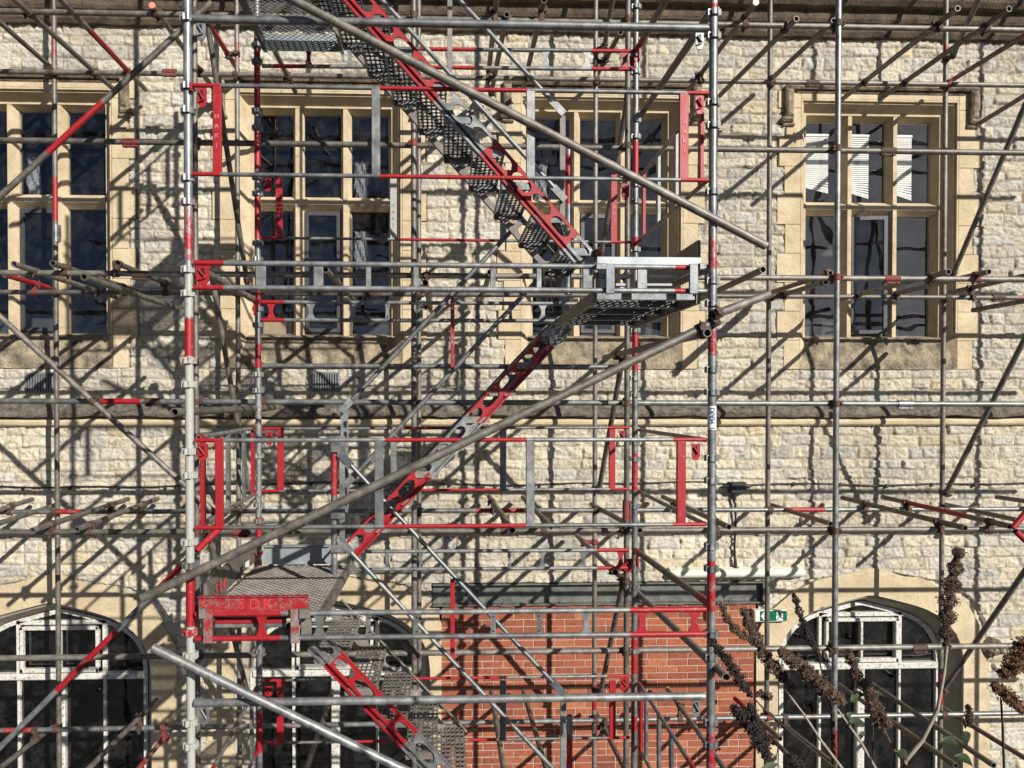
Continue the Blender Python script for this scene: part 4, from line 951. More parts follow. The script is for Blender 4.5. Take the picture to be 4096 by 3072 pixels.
# rear guard frames
g = empty('guard_frame', at(1800, 960, RR), 'upper rear guard frame with red lettered posts seen behind the stairs', 'guard frame')
hrail(g, 1050, 698, 2530, 719, RR, .0125, [(1000,1130,1),(2440,2600,1)], name='top_rail'); hrail(g, 1046, 951, 2526, 969, RR, .0115, [(1000,1135,1),(1590,1990,1),(2440,2600,1)], name='bottom_rail')
for (x0, x1, red, wh) in ((1103,1130,1,0),(1560,1587,.15,.9),(2000,2025,0,0),(2443,2468,1,0)): plate(g, x0, x1, 699, tilt(952,968,x0,1050,2530), RR, .022, red, wht=wh)
emboss(g, 2443, 2468, 790, 895, RR, .022, M['pinkm']); emboss(g, 1560, 1587, 810, 915, RR, .022, M['vent']); hook(g, 1056, 1086, 712, 765, RR, 1); hook(g, 2486, 2516, 735, 800, RR, 1)
g = empty('guard_frame', at(1800, 1964, RR), 'lower rear guard frame, rails part red and part yellowish grey', 'guard frame')
hrail(g, 1050, 1715, 2518, 1710, RR, .0115, [(1000,1135,1),(1612,1840,1),(2430,2600,1)], name='top_rail'); hrail(g, 1048, 1964, 2516, 1956, RR, .0115, [(1000,1120,1),(1681,1995,1),(2440,2600,1)], name='bottom_rail')
for (x0, x1, red, mt) in ((1109,1135,1,'galv'),(1562,1587,0,'galv'),(2000,2025,0,'dark'),(2436,2460,1,'galv')): plate(g, x0, x1, 1716, tilt(1963,1958,x0,1050,2530), RR, .022, red, mat=mt)
hook(g, 1062, 1092, 1728, 1780, RR, 1); hook(g, 2478, 2500, 1722, 1765, RR, 1)
g = empty('guard_frame', at(1800, 2968, RR), 'bottom rear guard frame crossing the brick and the lower stairs', 'guard frame')
hrail(g, 1050, 2722, 2520, 2703, RR, .0115, [(1000,1140,1),(1640,2000,.75),(2430,2600,1)], name='top_rail'); hrail(g, 1048, 2972, 2518, 2950, RR, .0115, [(1000,1130,1),(1420,1640,.7),(1870,1995,.8),(2430,2600,1)], name='bottom_rail')
for (x0, x1, red, mt) in ((1107,1134,1,'galv'),(1560,1586,0,'galv'),(2000,2024,0,'dark'),(2437,2462,1,'galv')): plate(g, x0, x1, 2723, tilt(2972,2951,x0,1050,2530), RR, .022, red, mat=mt)
hook(g, 1060, 1090, 2745, 2785, RR, 1); hook(g, 2480, 2515, 2712, 2765, RR, .9)
# side guard frames, running back from the front standards
def side_frame(xf, xr, ztop, zbot, label, redfront, posts, mat='galv'):
    g = empty('guard_frame', (xf, F, zbot), label, 'guard frame'); d = xr-xf
    def p(t, z): return Vector((xf+d*t, F+.03+(RR-.06-F)*t, z))
    for z, nm_ in ((ztop, 'top_rail'), (zbot, 'bottom_rail')):
        MB().tube(p(0, z), p(1, z), .0145, [(-.01, redfront, 1), (.93, 1.01, 1)], n=12).build(nm_, M[mat], g)
    for (t, red) in posts:
        a = p(t, zbot); b = p(t, ztop); MB().obox(a, b, .052, .020, up=(1, 0, 0), red=red).build('post', M[mat], g)
zt1, zb1 = at(768, 341, F).z, at(770, 697, F).z; zt2, zb2 = at(2048, 1755, F).z, at(2048, 2104, F).z; zt3 = at(2048, 3160, F).z; zb3 = at(2048, 3510, F).z
side_frame(XR-.03, XRR+.03, zt1, zb1, 'upper right side guard frame with pinkish red front post', .08, [(.06,.75),(.38,0),(.66,0),(.93,.9)])
side_frame(XR-.03, XRR+.03, zt2-.01, zb2, 'lower right side guard frame running back to the rear standard', .0, [])
side_frame(XL+.04, XLR-.02, zt2+.01, zb2, 'left side guard frame with a red front post and slim grey posts', .06, [(.06,1),(.45,0),(.75,0),(.95,1)])
side_frame(XR-.03, XRR+.03, zt3, zb3, 'bottom right side guard frame with thin dark posts over the brick', .2, [(.42,0),(.62,0),(.85,0),(.95,1)], 'dark')
side_frame(XL+.04, XLR-.02, zt3, zb3, 'bottom left side guard frame reaching the left rear standard', .2, [(.9,0)], 'galv')
# cross ledgers from front to rear standards
def cross(xf, xr, yf, red, label, r=.0235, mat='dull'):
    g = empty('cross_ledger', (xf, F, at(0, yf, F).z), label, 'tower ledger'); z = at(2048, yf, F).z
    MB().tube((xf, F+.03, z), (xr, RR-.03, z), r, red).build('ledger_tube', M[mat], g)
    for (x, y, s) in ((xf, F+.09, 1), (xr, RR-.09, -1)):
        MB().box((x-.006, y-.03, z-.12), (x+.006, y+.03, z-.015), .9 if red else 0).build('hook_plate', M['galv'], g)
cross(XL, XLR, 1060, [(.9,1.01,1)], 'left cross ledger at the upper lattice beam, grey with a red rear end')
cross(XR, XRR, 2428, [(-.01,.1,.9),(.9,1.01,1)], 'right cross ledger sloping in view to the lower lattice beam, grey with red ends')
cross(XR, XRR, -350, [(.86,1.01,1)], 'top right cross ledger with a red rear end'); cross(XL, XLR, 2440, [(.9,1.01,1)], 'left cross ledger under the lower left deck')
cross(XR, XRR, 1060, [], 'right cross ledger beside the upper deck')
br('upper right brace of the tower', 'thick grey tube from the right front standard top back to the rear standard', (2850,40), F, (2562,462), RR+.08, cl=False, group='cross tubes of the tower')
# lattice beams
def lattice(label, xa, ya, yb, xb, ya2, yb2, Y, r, spacers, reds, hooks, mat='galv'):
    g = empty('lattice_beam', at((xa+xb)/2, yb, Y), label, 'lattice beam', 'lattice beams of the stair tower')
    hrail(g, xa, ya, xb, ya2, Y, r, reds, mat, 'top_chord'); hrail(g, xa, yb, xb, yb2, Y, r, reds, mat, 'bottom_chord')
    for (x0, x1, kind, red) in spacers:
        xm = (x0+x1)/2; t = (xm-xa)/(xb-xa); y0 = ya+(ya2-ya)*t; y1 = yb+(yb2-yb)*t
        if kind == 'p': plate(g, x0, x1, y0+4, y1-4, Y, .010, red, 'spacer_plate', mat)
        else:
            a = at(x0, y0+6, Y); b = at(x1, y1-6, Y); w = b.x-a.x; h = a.z-b.z; k = .30 if kind == 'w' else .16; pts = []
            for i in range(9): u = i/8; pts.append((a.x+w*k*math.sin(math.pi*u)**.8, a.z-h*u))
            for i in range(9): u = 1-i/8; pts.append((b.x-w*k*math.sin(math.pi*u)**.8, a.z-h*u))
            mb = MB(); n = 9; v = []; yy = (Y-.005, Y+.005)
            for q in yy:
                for i in range(9): v.append((pts[i][0], q, pts[i][1]))
                for i in range(9): v.append((pts[17-i][0], q, pts[17-i][1]))
            f = [(i, 9+i, 9+i+1, i+1) for i in range(8)]+[(18+i+1, 18+9+i+1, 18+9+i, 18+i) for i in range(8)]+[(i, i+1, 18+i+1, 18+i) for i in range(8)]+[(9+i+1, 9+i, 27+i, 27+i+1) for i in range(8)]
            mb.add(v, f, [red]*36); sp = mb.build('spacer_plate', M[mat], g)
            if kind == 'n':
                m2 = MB(); c = at(xm, 0, Y).x
                for q in (.16, .84):
                    m2.prism([(c+.006*math.cos(th*math.pi/4), a.z-h*q+.006*math.sin(th*math.pi/4)) for th in range(8)], Y-.0068, Y-.0055)
                m2.build('rivet_hole', M['hole'], sp)
    for h in hooks: hook(g, *h)
lattice('upper front lattice beam with plain rectangular plates, in front of the windows', 776, 1051, 1150, 2822, 1071, 1165, F-.03, .0160,
        [(1022,1064,'p',0),(1254,1293,'p',0),(1463,1484,'p',0),(1653,1675,'p',0),(1961,1982,'p',0),(2146,2166,'p',0),(2331,2369,'p',0),(2549,2588,'p',0)], [(700,905,.75),(2690,2756,.75)], [(785,838,1063,1140,F-.03,.9)])
lattice('lower front lattice beam with waisted plates, red at both ends', 781, 2457, 2555, 2822, 2437, 2535, F-.03, .0160,
        [(1020,1075,'w',1),(1249,1308,'w',0),(1461,1487,'n',0),(1651,1677,'n',0),(1960,1987,'n',0),(2145,2171,'n',0),(2318,2371,'w',0),(2542,2594,'w',1),(2751,2806,'w',.85)], [(700,1130,.66),(2510,2900,.66)], [])
lattice('top rear lattice beam below the top mesh deck, red in several lengths', 1048, 190, 264, 2548, 205, 277, RR-.02, .0155,
        [(1219,1250,'w',.6),(1383,1415,'w',0),(1540,1560,'n',0),(1674,1692,'n',0),(1903,1916,'n',0),(2037,2052,'n',0),(2165,2200,'w',0),(2329,2365,'w',.3),(2480,2517,'w',1)], [(1095,1229,.9),(1676,1898,.95),(2362,2600,.95)], [(2518,2545,225,265,RR-.02,1)])
lattice('upper rear lattice beam behind the stairs, red at its left end', 1048, 1208, 1280, 2530, 1216, 1284, RR-.02, .0160,
        [(1065,1104,'w',1),(1224,1263,'w',0),(1393,1430,'w',0),(1540,1560,'n',0),(1676,1694,'n',0),(1901,1920,'n',0),(2034,2050,'n',0),(2154,2189,'w',0),(2330,2364,'w',0),(2480,2514,'w',.6)], [(1000,1142,.8),(2440,2600,.8)], [])
lattice('lower rear lattice beam above the brick, red at its right end', 1048, 2209, 2281, 2516, 2200, 2271, RR-.02, .0155,
        [(1065,1100,'w',.8),(1224,1260,'w',0),(1393,1425,'w',0),(1540,1557,'n',0),(1675,1692,'n',0),(1896,1912,'n',0),(2030,2045,'n',0),(2154,2184,'w',0),(2316,2349,'w',0),(2465,2500,'w',1)], [(1000,1140,.9),(2385,2600,.75)], [(2500,2530,2235,2290,RR-.02,.9)])
g = empty('tower_ledger', at(1050, 1464, RR), 'plain grey rear tower tube above the vent grille and behind the stairs', 'tower ledger'); hrail(g, 1050, 1463, 2514, 1468, RR-.02, .0200, [])
g = empty('guard_frame', at(1800, -700, F), 'front guard frame of the tower lift above the photo', 'guard frame')
hrail(g, 776, -1070, 2822, -1040, F-.03, .0125, [], name='top_rail'); hrail(g, 776, -714, 2822, -690, F-.03, .0125, [], name='bottom_rail')
for (x0, x1) in ((851,887),(1486,1521),(2105,2139),(2717,2752)): plate(g, x0, x1, -1060, -700, F-.03, .022, 0)
lattice('front lattice beam of the tower lift above the photo', 776, -358, -258, 2822, -338, -240, F-.03, .0160, [(1022,1064,'p',0),(1254,1293,'p',0),(1653,1675,'p',0),(2146,2166,'p',0),(2331,2369,'p',0)], [], [])
MB_ = MB().cbox((at(790,0,F).x, F-.03, at(0,-354,F).z), (at(1230,0,F).x, F, at(0,-414,F).z), .003); tag(MB_.build('toe_board', M['dull']), 'toe board of the top left deck above the photo', 'toe board')
zO = at(2048, -1066, F).z; zP = at(2048, -712, F).z
side_frame(XL+.04, XLR-.02, zO, zP, 'left side guard frame of the lift above the photo', .06, [(.06,1),(.45,0),(.75,0),(.95,1)])
# decks of expanded metal
def deck(label, x0, x1, y0, y1, z, cols, side=('dull', 0)):
    g = empty('mesh_deck', ((x0+x1)/2, y0, z), label, 'deck', 'mesh decks of the stair tower'); mb = MB(); w = x1-x0; L = y1-y0
    py, hx = .026, .024; ny = int(L/py); nx = int(w/hx)
    for i in range(ny):
        ya = y0+i*py
        for k in range(nx):                             # zigzag strands meeting at alternate bonds
            xa = x0+k*hx; s = 1 if (k+i) % 2 == 0 else -1; yb = ya+py/2
            a = (xa, yb-s*py*.42, z); b = (xa+hx, yb+s*py*.42, z+.001)
            dx, dy = b[0]-a[0], b[1]-a[1]; l = math.hypot(dx, dy); nxn, nyn = -dy/l*.0029, dx/l*.0029
            mb.add([(a[0]-nxn,a[1]-nyn,z-.0065),(b[0]-nxn,b[1]-nyn,z-.0065),(b[0]+nxn,b[1]+nyn,z+.0045),(a[0]+nxn,a[1]+nyn,z+.0045)], [(0,1,2,3)])
    mb.build('expanded_mesh', M[cols], g)
    for x in (x0, x1): MB().box((x-.012, y0, z-.07), (x+.012, y1, z+.004), side[1]).build('side_channel', M[side[0]], g)
    nb = 5
    for k in range(nb):
        yy = y0+.03+(L-.06)*k/(nb-1); MB().box((x0+.014, yy-.02, z-.045), (x1-.014, yy+.02, z-.006)).build('cross_bearer', M['dark'], g)
    return g
zd1 = at(2048, 1166, F).z
DX0, DX1 = at(2392, 0, F).x, at(2812, 0, F).x
d1 = deck('upper right mesh deck seen from below at the head of the middle stairs', DX0, DX1, F+.06, RR-.08, zd1+.012, 'tread')
for (x0, x1, ya, yb) in ((2423,2458,1056,1176),(2757,2791,1056,1176)): plate(d1, x0, x1, ya, yb, F-.062, .02, 0, 'hanger', 'dark')
for (x0, x1) in ((2383,2424),(2796,2817)): plate(d1, x0, x1, 1054, 1079, F-.07, .03, 0, 'hanger_hook', 'galv')
plate(d1, 2374, 2396, 1090, 1155, F+.01, .02, 0, 'deck_end_bracket', 'tread')
for (x0, x1, ya, yb) in ((2460,2530,1098,1112),(2590,2722,1098,1112),(2460,2500,1134,1146),(2542,2692,1134,1146)): plate(d1, x0, x1, ya, yb, F+.05, .03, 0, 'end_channel', 'pale')
zd0 = at(2048, 203, RR).z
deck('top left mesh deck seen from below at the top edge', at(775, 0, F).x+.03, at(1218, 0, F).x, F+.06, RR-.05, zd0, 'dark', ('dull', 0))
a = at(1052, 138, RR-.1); b = at(1372, 208, RR-.1); tag(MB().cbox((a.x, RR-.11, b.z), (b.x, RR-.098, a.z), .002).build('toe_board', M['pale']), 'pale zinc toe board seen through the top left mesh deck', 'toe board')
zd2 = at(2048, 2446, F).z
d2 = deck('lower left mesh deck seen from above, mud coloured', at(800, 0, F).x, at(1275, 0, F).x, F+.05, 5.6, zd2, 'tread')
for (x0, x1, red) in ((813,850,.52),(1162,1195,.5)): plate(d2, x0, x1, 2437, 2572, F-.062, .02, red, 'hanger', 'tread')
for (x0, x1) in ((797,822),(1198,1240)): plate(d2, x0, x1, 2435, 2472, F-.07, .03, 0, 'hanger_hook', 'tread')
plate(d2, 1204, 1246, 2476, 2538, F+.01, .02, 0, 'deck_end_bracket', 'tread')
for (ya, yb, rd) in ((2474,2490,.9),(2494,2506,0)): plate(d2, 862, 1144, ya, yb, F+.05, .03, rd, 'end_channel', 'galv')
# toe boards
def toe(label, o_name, verts, mat, red=0):
    pass
t1 = tag(MB().cbox((at(2386,0,F).x, F-.03, at(0,1060,F).z), (at(2806,0,F).x, F+.0, at(0,1013,F).z), .003).build('toe_board', M['pale']), 'clean pale zinc toe board along the front of the upper right deck', 'toe board')
a = at(796, 2384, F-.02); b = at(1234, 2446, F-.02)
t2 = empty('toe_board', (a.x, F-.02, b.z), 'worn red toe board with scrawled letters on the front of the lower left deck', 'toe board')
MB().cbox((a.x, F-.035, b.z), (b.x, F-.008, a.z), .003, .60).build('board', M['dull'], t2); MB().box((a.x, F-.05, a.z-.004), (b.x, F-.036, a.z+.002), .6).build('board_lip', M['galv'], t2)
for q_, ch in enumerate('SDK'): text_obj(ch, .085, at(965+52*q_, 2418, F-.0375), UP, M['redink'], t2, ext=.0008)
zA, zB_ = at(2048, 2332, F).z, at(2048, 2444, F).z
t3 = empty('toe_board', (XL+.07, F, zB_), 'grey toe board along the left side of the lower deck with red scrawled letters', 'toe board')
MB().obox((XL+.07, F+.05, (zA+zB_)/2), (XLR-.0, RR-.1, (zA+zB_)/2), .02, zA-zB_, up=(0,0,1)).build('board', M['dull'], t3)
SIDE = Matrix.Rotation(R_(90-1), 3, 'Z') @ UP
for q_, ch in enumerate('SBK'): text_obj(ch, .10, (XL+.085+.001*q_, F+.22+.085*q_, (zA+zB_)/2), SIDE, M['redink'], t3, ext=.0008)
MB().box((XL+.094, F+.83, (zA+zB_)/2-.02), (XL+.0955, F+.93, (zA+zB_)/2+.035)).build('maker_sticker', M['white'], t3)
a = at(1053, 2180, 5.6); b = at(1322, 2256, 5.6)
t4 = empty('toe_board', (a.x, 5.6, b.z), 'pale grey toe board across the rear of the lower left deck', 'toe board')
MB().box((a.x, 5.598, b.z), (b.x, 5.612, a.z)).build('board', M['pale'], t4); MB().box((a.x, 5.57, a.z-.012), (b.x, 5.597, a.z)).build('board_lip', M['pale'], t4)
zA, zB_ = at(2048, 946, F).z, at(2048, 1056, F).z
tag(MB().obox((XR-.06, F+.06, (zA+zB_)/2), (XRR-.02, RR-.1, (zA+zB_)/2), .02, zA-zB_).build('toe_board', M['dull']), 'dull ribbed toe board along the right side of the upper deck', 'toe board')
# stair flights
def stringer(mb, A, B, Y, H, reds, facing):
    L = math.hypot(B.x-A.x, B.z-A.z); ux, uz = (B.x-A.x)/L, (B.z-A.z)/L; nx_, nz_ = -uz, ux
    if nz_ < 0: nx_, nz_ = -nx_, -nz_
    def P(u, v, y): return (A.x+ux*u+nx_*v, y, A.z+uz*u+nz_*v)
    def rd(u):
        for (a, b, v) in reds:
            if a <= u/L <= b: return v
        return 0
    T = .004; us = np.arange(0, L+.001, .01); pitch, hl, hh = .176, .148, H*.265; vb = -H/2+.030; vc = (H/2+vb)/2
    def hole(u):
        q = ((u+.03) % pitch)-pitch/2; h2 = hl/2
        if abs(q) > h2: return 0
        e = abs(q)-(h2-hh*1.35)
        return hh if e <= 0 else hh*math.sqrt(max(0, 1-(e/(hh*1.35))**2))
    for y, sgn in ((Y-T/2, 1), (Y+T/2, -1)):
        for i in range(len(us)-1):
            u0, u1 = us[i], us[i+1]; h0, h1 = hole(u0), hole(u1); ra, rb = rd(u0), rd(u1)
            mb.add([P(u0,vb,y),P(u1,vb,y),P(u1,vc-h1,y),P(u0,vc-h0,y)], [(0,1,2,3)], [ra,rb,rb,ra])
            mb.add([P(u0,vc+h0,y),P(u1,vc+h1,y),P(u1,H/2,y),P(u0,H/2,y)], [(0,1,2,3)], [ra,rb,rb,ra])
            if sgn == 1 and (h0 or h1):
                for s_ in (-1, 1): mb.add([P(u0,vc+s_*h0,Y-T/2),P(u1,vc+s_*h1,Y-T/2),P(u1,vc+s_*h1,Y+.010),P(u0,vc+s_*h0,Y+.010)], [(0,1,2,3)], [ra,rb,rb,ra])
    dd = facing*.034
    for v0, v1, ya, yb in ((H/2-.002, H/2+.002, Y-T/2, Y+dd), (vb-.002, vb+.002, Y-T/2, Y+dd), (-H/2, vb-.002, Y+dd-.002, Y+dd+.002), (-H/2-.002, -H/2+.002, Y-T/2, Y+dd), (-H/2+.002, -H/2+.012, Y-T/2, Y+T/2)):
        for i in range(0, len(us)-5, 4):
            u0, u1 = us[i], us[i+4]+.0001; ra, rb = rd(u0), rd(u1)
            vs = [P(u, v, y) for u in (u0, u1) for (v, y) in ((v0, ya), (v1, ya), (v1, yb), (v0, yb))]
            mb.add(vs, [(0,1,5,4),(1,2,6,5),(2,3,7,6),(3,0,4,7)], [ra]*4+[rb]*4)
def tread(x0, x1, y0, y1, z, red=0):
    mb = MB(); nx, ny = 6, 13; dx, dy = (x1-x0)/nx, (y1-y0)/ny
    for i in range(nx):
        for k in range(ny):
            cx, cy = x0+(i+.5)*dx, y0+(k+.5)*dy; hx, hy = dx*.345, dy*.34; ex = dx/2; ey = dy/2
            if k % 2: cxs = 0
            o = [(cx-ex,cy-ey),(cx+ex,cy-ey),(cx+ex,cy+ey),(cx-ex,cy+ey)]
            q = [(cx-hx,cy-hy*.6),(cx-hx*.6,cy-hy),(cx+hx*.6,cy-hy),(cx+hx,cy-hy*.6),(cx+hx,cy+hy*.6),(cx+hx*.6,cy+hy),(cx-hx*.6,cy+hy),(cx-hx,cy+hy*.6)]
            v = [(a, b, z) for a, b in o]+[(a, b, z+.003) for a, b in q]+[(a, b, z-.002) for a, b in q]
            f = [(0,4,5),(0,5,6,1),(1,6,7),(1,7,8,2),(2,8,9),(2,9,10,3),(3,10,11),(3,11,4,0)]+[(4+m_, 12+m_, 12+(m_+1)%8, 4+(m_+1)%8) for m_ in range(8)]
            mb.add(v, f, [red]*20)
    mb.box((x0-.004, y0, z-.034), (x0-.0005, y1, z+.001), red); mb.box((x1+.0005, y0, z-.034), (x1+.004, y1, z+.001), red)
    for y in (y0, y1): mb.box((x0, y-.0015, z-.045), (x1, y+.0015, z-.001), red)
    return mb
def flight(label, pa, pb, Yn, Yf, redn, redf, matn='galv', matf='tread', H=.132, rise=.195, first=.0, matt='tread', skipn=0, w=.0925):
    A = at(*pa, Yn); B = at(*pb, Yn); g = empty('stair_flight', B if B.z < A.z else A, label, 'stairs', 'flights of the stair tower')
    mb = MB(); stringer(mb, A, B, Yn, H, redn, 1); mb.build('stringer', M[matn], g)
    mb = MB(); stringer(mb, A, B, Yf, H, redf, -1); mb.build('stringer', M[matf], g)
    top, bot = (A, B) if A.z > B.z else (B, A); dz = top.z-bot.z; n = int((dz-.06)/rise)
    sx = (bot.x-top.x)/dz
    for k in range(n+1):
        z = top.z-.09-first-k*rise
        if z < bot.z: break
        x = top.x+sx*(top.z-z)
        tread(x-w, x+w, Yn+.012, Yf-.012, z).build('tread', M[matt], g)
    return g
flight('upper stairs, red near stringer descending right to the upper deck', (1180,-290), (2340,1032), 4.42, 5.19, [(.15,.50,1),(.66,.95,1)], [(.2,.45,.25)], matt='dark', first=.02)
flight('middle stairs descending left to the lower deck, seen edge on with a red near stringer', (2262,1290), (1392,2215), 5.27, 5.88, [(.08,.42,.95),(.64,1,1)], [], matf='dark')
flight('lower stairs with muddy perforated treads descending right below the lower deck', (1262,2568), (1860,3195), 4.42, 5.22, [(.12,.62,1)], [(0,.3,.3)], first=.0)
# handrails and newels between the flights
def hr(label, pa, pb, Y, r=.0165, mat='galv', flatends=True, group='sloping stair handrails'):
    g = empty('stair_handrail', at(*pb, Y), label, 'handrail', group); A = at(*pa, Y); B = at(*pb, Y); d = (B-A).normalized()
    MB().tube(A+d*.12, B-d*.12, r, n=12).build('rail_tube', M[mat], g)
    for (p, q) in ((A, A+d*.13), (B, B-d*.13)): MB().obox(p, q, .012, .05, up=(0, 0, 1)).build('flattened_end', M[mat], g)
hr('upper handrail of the upper stairs, ending in a flattened tip at the flat post', (1700,-150), (2256,456), 5.24)
hr('lower handrail of the upper stairs, behind the red stringer', (1390,-150), (2262,800), 5.24)
hr('upper handrail of the middle stairs, shiny, crossing the second window foot', (2098,868), (1364,1646), 5.30)
hr('lower handrail of the middle stairs, ending at the galvanised post above the lower deck', (2215,1050), (1378,1944), 5.30)
hr('upper handrail of the lower stairs, shiny steel slanting down right across the brick', (1358,1812), (2255,2776), 5.26, mat='dark')
hr('lower handrail of the lower stairs, grey, slanting down right to the bottom edge', (1358,2160), (2290,3158), 5.26)
def newel(label, x0, x1, ya, yb, Y, reds=(), tube=False, mat='galv', name='newel_post'):
    a = at(x0, ya, Y); b = at(x1, yb, Y)
    if tube: P0 = Vector(((a.x+b.x)/2, Y, b.z)); P1 = Vector(((a.x+b.x)/2, Y, a.z)); mb = MB().tube(P0, P1, (b.x-a.x)/2, redx(P0, P1, reds, Y, 'z'), n=16)
    else:
        mb = MB().cbox((a.x, Y-.006, b.z), (b.x, Y+.006, a.z), .002)
    o = mb.build(name, M[mat]); return tag(o, label, 'post')
o = newel('round newel post with a chipped red middle at the lower landing', 1323, 1350, 1745, 2400, 5.3, [(1808,1982,.62),(2290,2330,.9)], True)
for (ya, yb) in ((1745,1812),(2038,2082),(2186,2218)): MB().cbox((at(1320,0,5.28).x, 5.255, at(0,yb,5.28).z), (at(1376,0,5.28).x, 5.285, at(0,ya,5.28).z), .003).build('bracket', M['galv'], o)
newel('flat galvanised strap beside the round newel at the lower landing', 1357, 1380, 1768, 2218, 5.27)
o = newel('flat galvanised strap with punched slots hanging under the middle handrail', 1362, 1394, 1640, 2050, 5.36)
for (ya, yb) in ((1686,1712),(1730,1750),(1960,2030)): MB().cbox((at(1371,0,5.35).x, 5.350, at(0,yb,5.35).z), (at(1384,0,5.35).x, 5.3535, at(0,ya,5.35).z), .001).build('punched_slot', M['hole'], o)
newel('round newel post with a bright red middle left of the upper deck', 2259, 2286, 600, 1178, 5.3, [(617,817,1)], True)
newel('flat galvanised strap left of the red newel at the upper deck', 2239, 2261, 462, 900, 5.27, mat='tread')
newel('round newel post with a red foot over the brick', 2267, 2290, 2862, 3200, 5.3, [(2953,3300,1)], True)
newel('flat galvanised strap beside the red footed newel over the brick', 2241, 2264, 2806, 3200, 5.27)
newel('flat grey strap hanging at the top centre behind the stairs', 1789, 1809, -80, 298, 5.25, mat='tread')
newel('narrow strap with flaking red paint beside the rear lattice, above the stairs', 1802, 1818, 1183, 1474, 5.27, (), mat='galv').data.materials
o1 = newel('narrow red strap in front of the left edge of the brick', 1801, 1819, 2315, 2640, 5.27)
for nm_, lo_, hi_, vv in (('newel_post.008', -.1, 1.1, .62),):
    pass
def paint(o, fn):
    me = o.data; a = me.attributes.get('red') or me.attributes.new('red', 'FLOAT', 'POINT'); a.data.foreach_set('value', [fn(v.co) for v in me.vertices])
for o in list(C.objects):
    if o.get('label', '').startswith('narrow strap with flaking'): paint(o, lambda c: .6)
    if o.get('label', '').startswith('narrow red strap'): paint(o, lambda c: 1.0)
#@@PLANT
# ------------------------------------------------------------------ the dead-headed shrub close to the camera
SY = 1.9
rootp = Vector((at(3500, 3072, SY+.35).x, SY+.35, 0))
sh = empty('butterfly_bush', rootp, 'tall dead-headed shrub with brown seed heads, blocking the lower right of the view', 'shrub')
def panicle(axis, wid, Y, mat, dens=1.0):
    P = [at(x, y, Y+.02*math.sin(i*2.1)) for i, (x, y) in enumerate(axis)]; mb = MB(); L = [0]
    for a, b in zip(P, P[1:]): L.append(L[-1]+(b-a).length)
    n = int(L[-1]*11500*dens*(wid/60)**1.3)
    W_ = wid*.76/2957*Y/2
    for _ in range(n):
        t = random.random()*L[-1]; i = max(k for k in range(len(L)-1) if L[k] <= t); q = (t-L[i])/(L[i+1]-L[i])
        c = P[i].lerp(P[i+1], q); u = t/L[-1]; prof = (.35+.65*math.sin(math.pi*min(1, .12+u*.8)))*(.8+.35*math.sin(u*38+P[0].x*50))
        ph = random.uniform(0, 2*math.pi); r = W_*prof*math.sqrt(random.random())*(1.0 if random.random() < .85 else 1.35)
        d = (P[i+1]-P[i]).normalized(); e1 = d.cross(Vector((0,1,0))).normalized(); e2 = d.cross(e1)
        c = c+e1*(r*math.cos(ph))+e2*(r*math.sin(ph)); s = random.uniform(.0010, .0026)
        a = Vector((random.gauss(0,1), random.gauss(0,1), random.gauss(0,1))).normalized(); b = a.orthogonal().normalized(); k = a.cross(b)
        mb.add([c+a*s*1.6, c+b*s, c-b*s*.5+k*s*.87, c-b*s*.5-k*s*.87, c-a*s*1.2], [(0,1,2),(0,2,3),(0,3,1),(4,2,1),(4,3,2),(4,1,3)])
    mb.build('flower_head', M[mat], sh)
PAN = [([(3837,2194),(3815,2300),(3793,2400),(3785,2520),(3788,2590)], 88, 1.95, 'seed'), ([(2975,2440),(3010,2530),(3060,2625),(3110,2690),(3170,2750)], 78, 1.9, 'seed'),
 ([(2883,2412),(2905,2470),(2950,2530),(3010,2560),(3062,2590)], 50, 1.9, 'seed'), ([(3173,2371),(3195,2440),(3213,2500),(3262,2590),(3280,2650)], 44, 2.0, 'seed3'),
 ([(3120,2600),(3173,2645),(3258,2710),(3310,2762),(3380,2812)], 86, 1.85, 'seed'), ([(3392,2602),(3412,2660),(3430,2710),(3461,2750),(3510,2825),(3560,2910)], 66, 1.9, 'seed'),
 ([(4100,2560),(4080,2620),(4040,2680),(4005,2700)], 110, 1.6, 'seed2'), ([(3975,2740),(4010,2765),(4050,2800),(4100,2850)], 70, 1.6, 'seed2'),
 ([(2848,2565),(2880,2610),(2925,2660),(2965,2730),(3002,2780)], 62, 1.75, 'seed3'), ([(2935,2832),(2975,2870),(3010,2910),(3044,2968),(3072,3035)], 92, 1.7, 'seed3'),
 ([(3030,2775),(3054,2779),(3085,2790)], 50, 1.8, 'seed'), ([(3872,2820),(3874,2860),(3878,2900)], 36, 1.8, 'seed3'), ([(3000,2820),(3012,2850),(3030,2880)], 50, 1.7, 'seed3'),
 ([(3200,2640),(3240,2700),(3290,2780)], 60, 1.9, 'seed'), ([(3480,2800),(3500,2860),(3540,2930)], 60, 1.9, 'seed'), ([(3160,3020),(3190,3060),(3230,3100)], 60, 1.8, 'seed3')]
for (ax, w, Y, mt) in PAN: panicle(ax, w, Y, mt)
def stem(pts, r0=.0032, mat='stem'):
    mb = MB(); P = [at(x, y, Y) for x, y, Y in pts]+[rootp]
    for i, (a, b) in enumerate(zip(P, P[1:])):
        mb.tube(a, b, r0*(1+.25*i) if i < len(P)-2 else .006, n=7, hollow=False, seg=2)
    mb.build('stem', M[mat], sh)
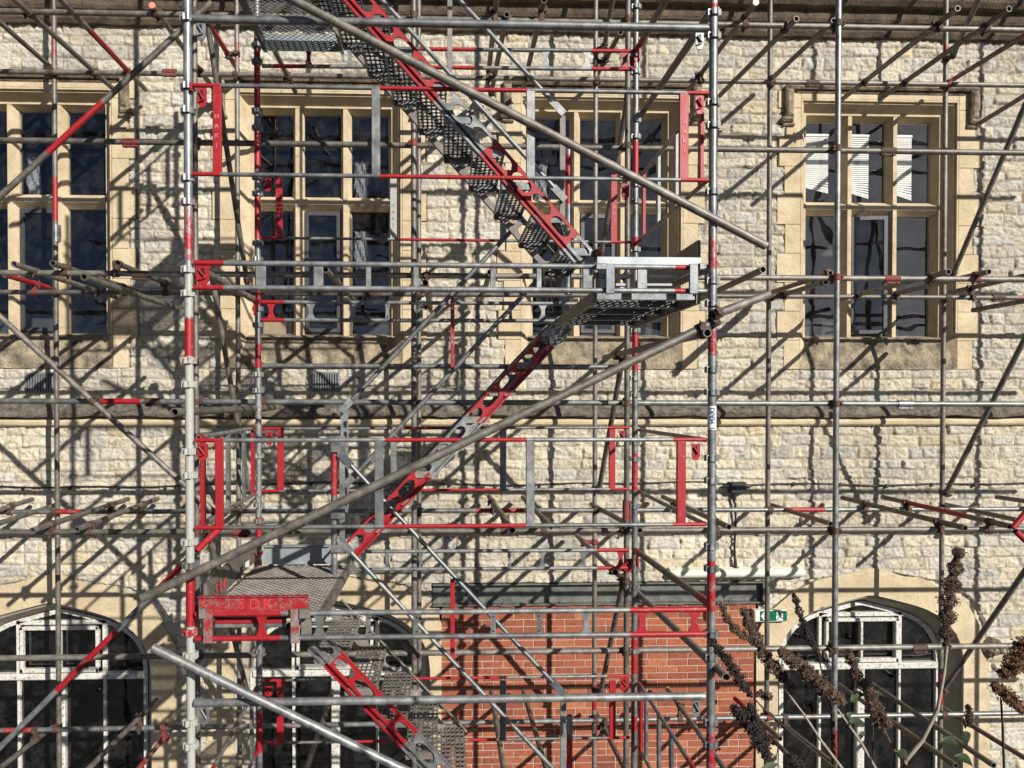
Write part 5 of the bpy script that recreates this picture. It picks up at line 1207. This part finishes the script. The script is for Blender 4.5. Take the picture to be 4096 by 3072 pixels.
stem([(3788,2585,1.95),(3778,2680,1.95),(3750,2840,1.96),(3690,2960,1.97),(3619,3045,1.98),(3600,3110,2.0)], .0036)
stem([(3139,2757,1.9),(3210,2850,1.9),(3290,2970,1.92),(3367,3072,1.95)], .0026)
stem([(3347,2832,1.86),(3395,2900,1.88),(3446,2975,1.9),(3500,3070,1.95)], .0026)
stem([(3540,2925,1.9),(3570,2990,1.92),(3620,3060,1.95)], .0020, 'seed2'); stem([(4004,2800,1.6),(4010,2900,1.65),(4016,3080,1.7)], .0022, 'seed3')
stem([(3000,2775,1.75),(3050,2830,1.78),(3200,2960,1.85),(3350,3080,1.95)], .0018, 'seed3'); stem([(3280,2650,2.0),(3300,2760,2.0),(3330,2850,1.98)], .002, 'seed3'); stem([(3492,2880,1.95),(3490,2980,1.95),(3500,3080,1.97)], .0022, 'seed3')
def leaf(x, y, ang, L, wpx, Y, mat='leaf'):
    c = at(x, y, Y); k = Y/2957; mb = MB(); n = 9; v = []; f = []
    ca, sa = math.cos(R_(ang)), math.sin(R_(ang))
    for i in range(n):
        u = i/(n-1); hw = wpx*k/2*math.sin(math.pi*u**.8)+.0004; bend = .12*L*k*math.sin(math.pi*u)
        for s_ in (-1, 0, 1): 
            a, b = (u-.5)*L*k, s_*hw; v.append((c.x+a*ca-(b+bend)*sa, c.y+(.004 if s_ else 0)+.02*u, c.z+a*sa+(b+bend)*ca))
    for i in range(n-1): f += [(i*3, i*3+1, (i+1)*3+1, (i+1)*3), (i*3+1, i*3+2, (i+1)*3+2, (i+1)*3+1)]
    mb.add(v, f, smooth=True).build('leaf', M[mat], sh)
for q in ((3430,2908,4,95,44,1.9),(3530,2905,-6,85,40,1.9),(3440,2800,12,80,40,1.9),(3520,2790,-12,75,22,1.95),(3812,2985,-18,110,40,1.8),(3872,2965,-60,90,44,1.8),(3868,3055,-30,120,36,1.8),(3460,2955,20,60,26,1.9),(3405,2880,30,70,24,1.9),(3620,3035,-40,90,40,1.7),(3090,3090,20,90,40,1.8)): leaf(*q)
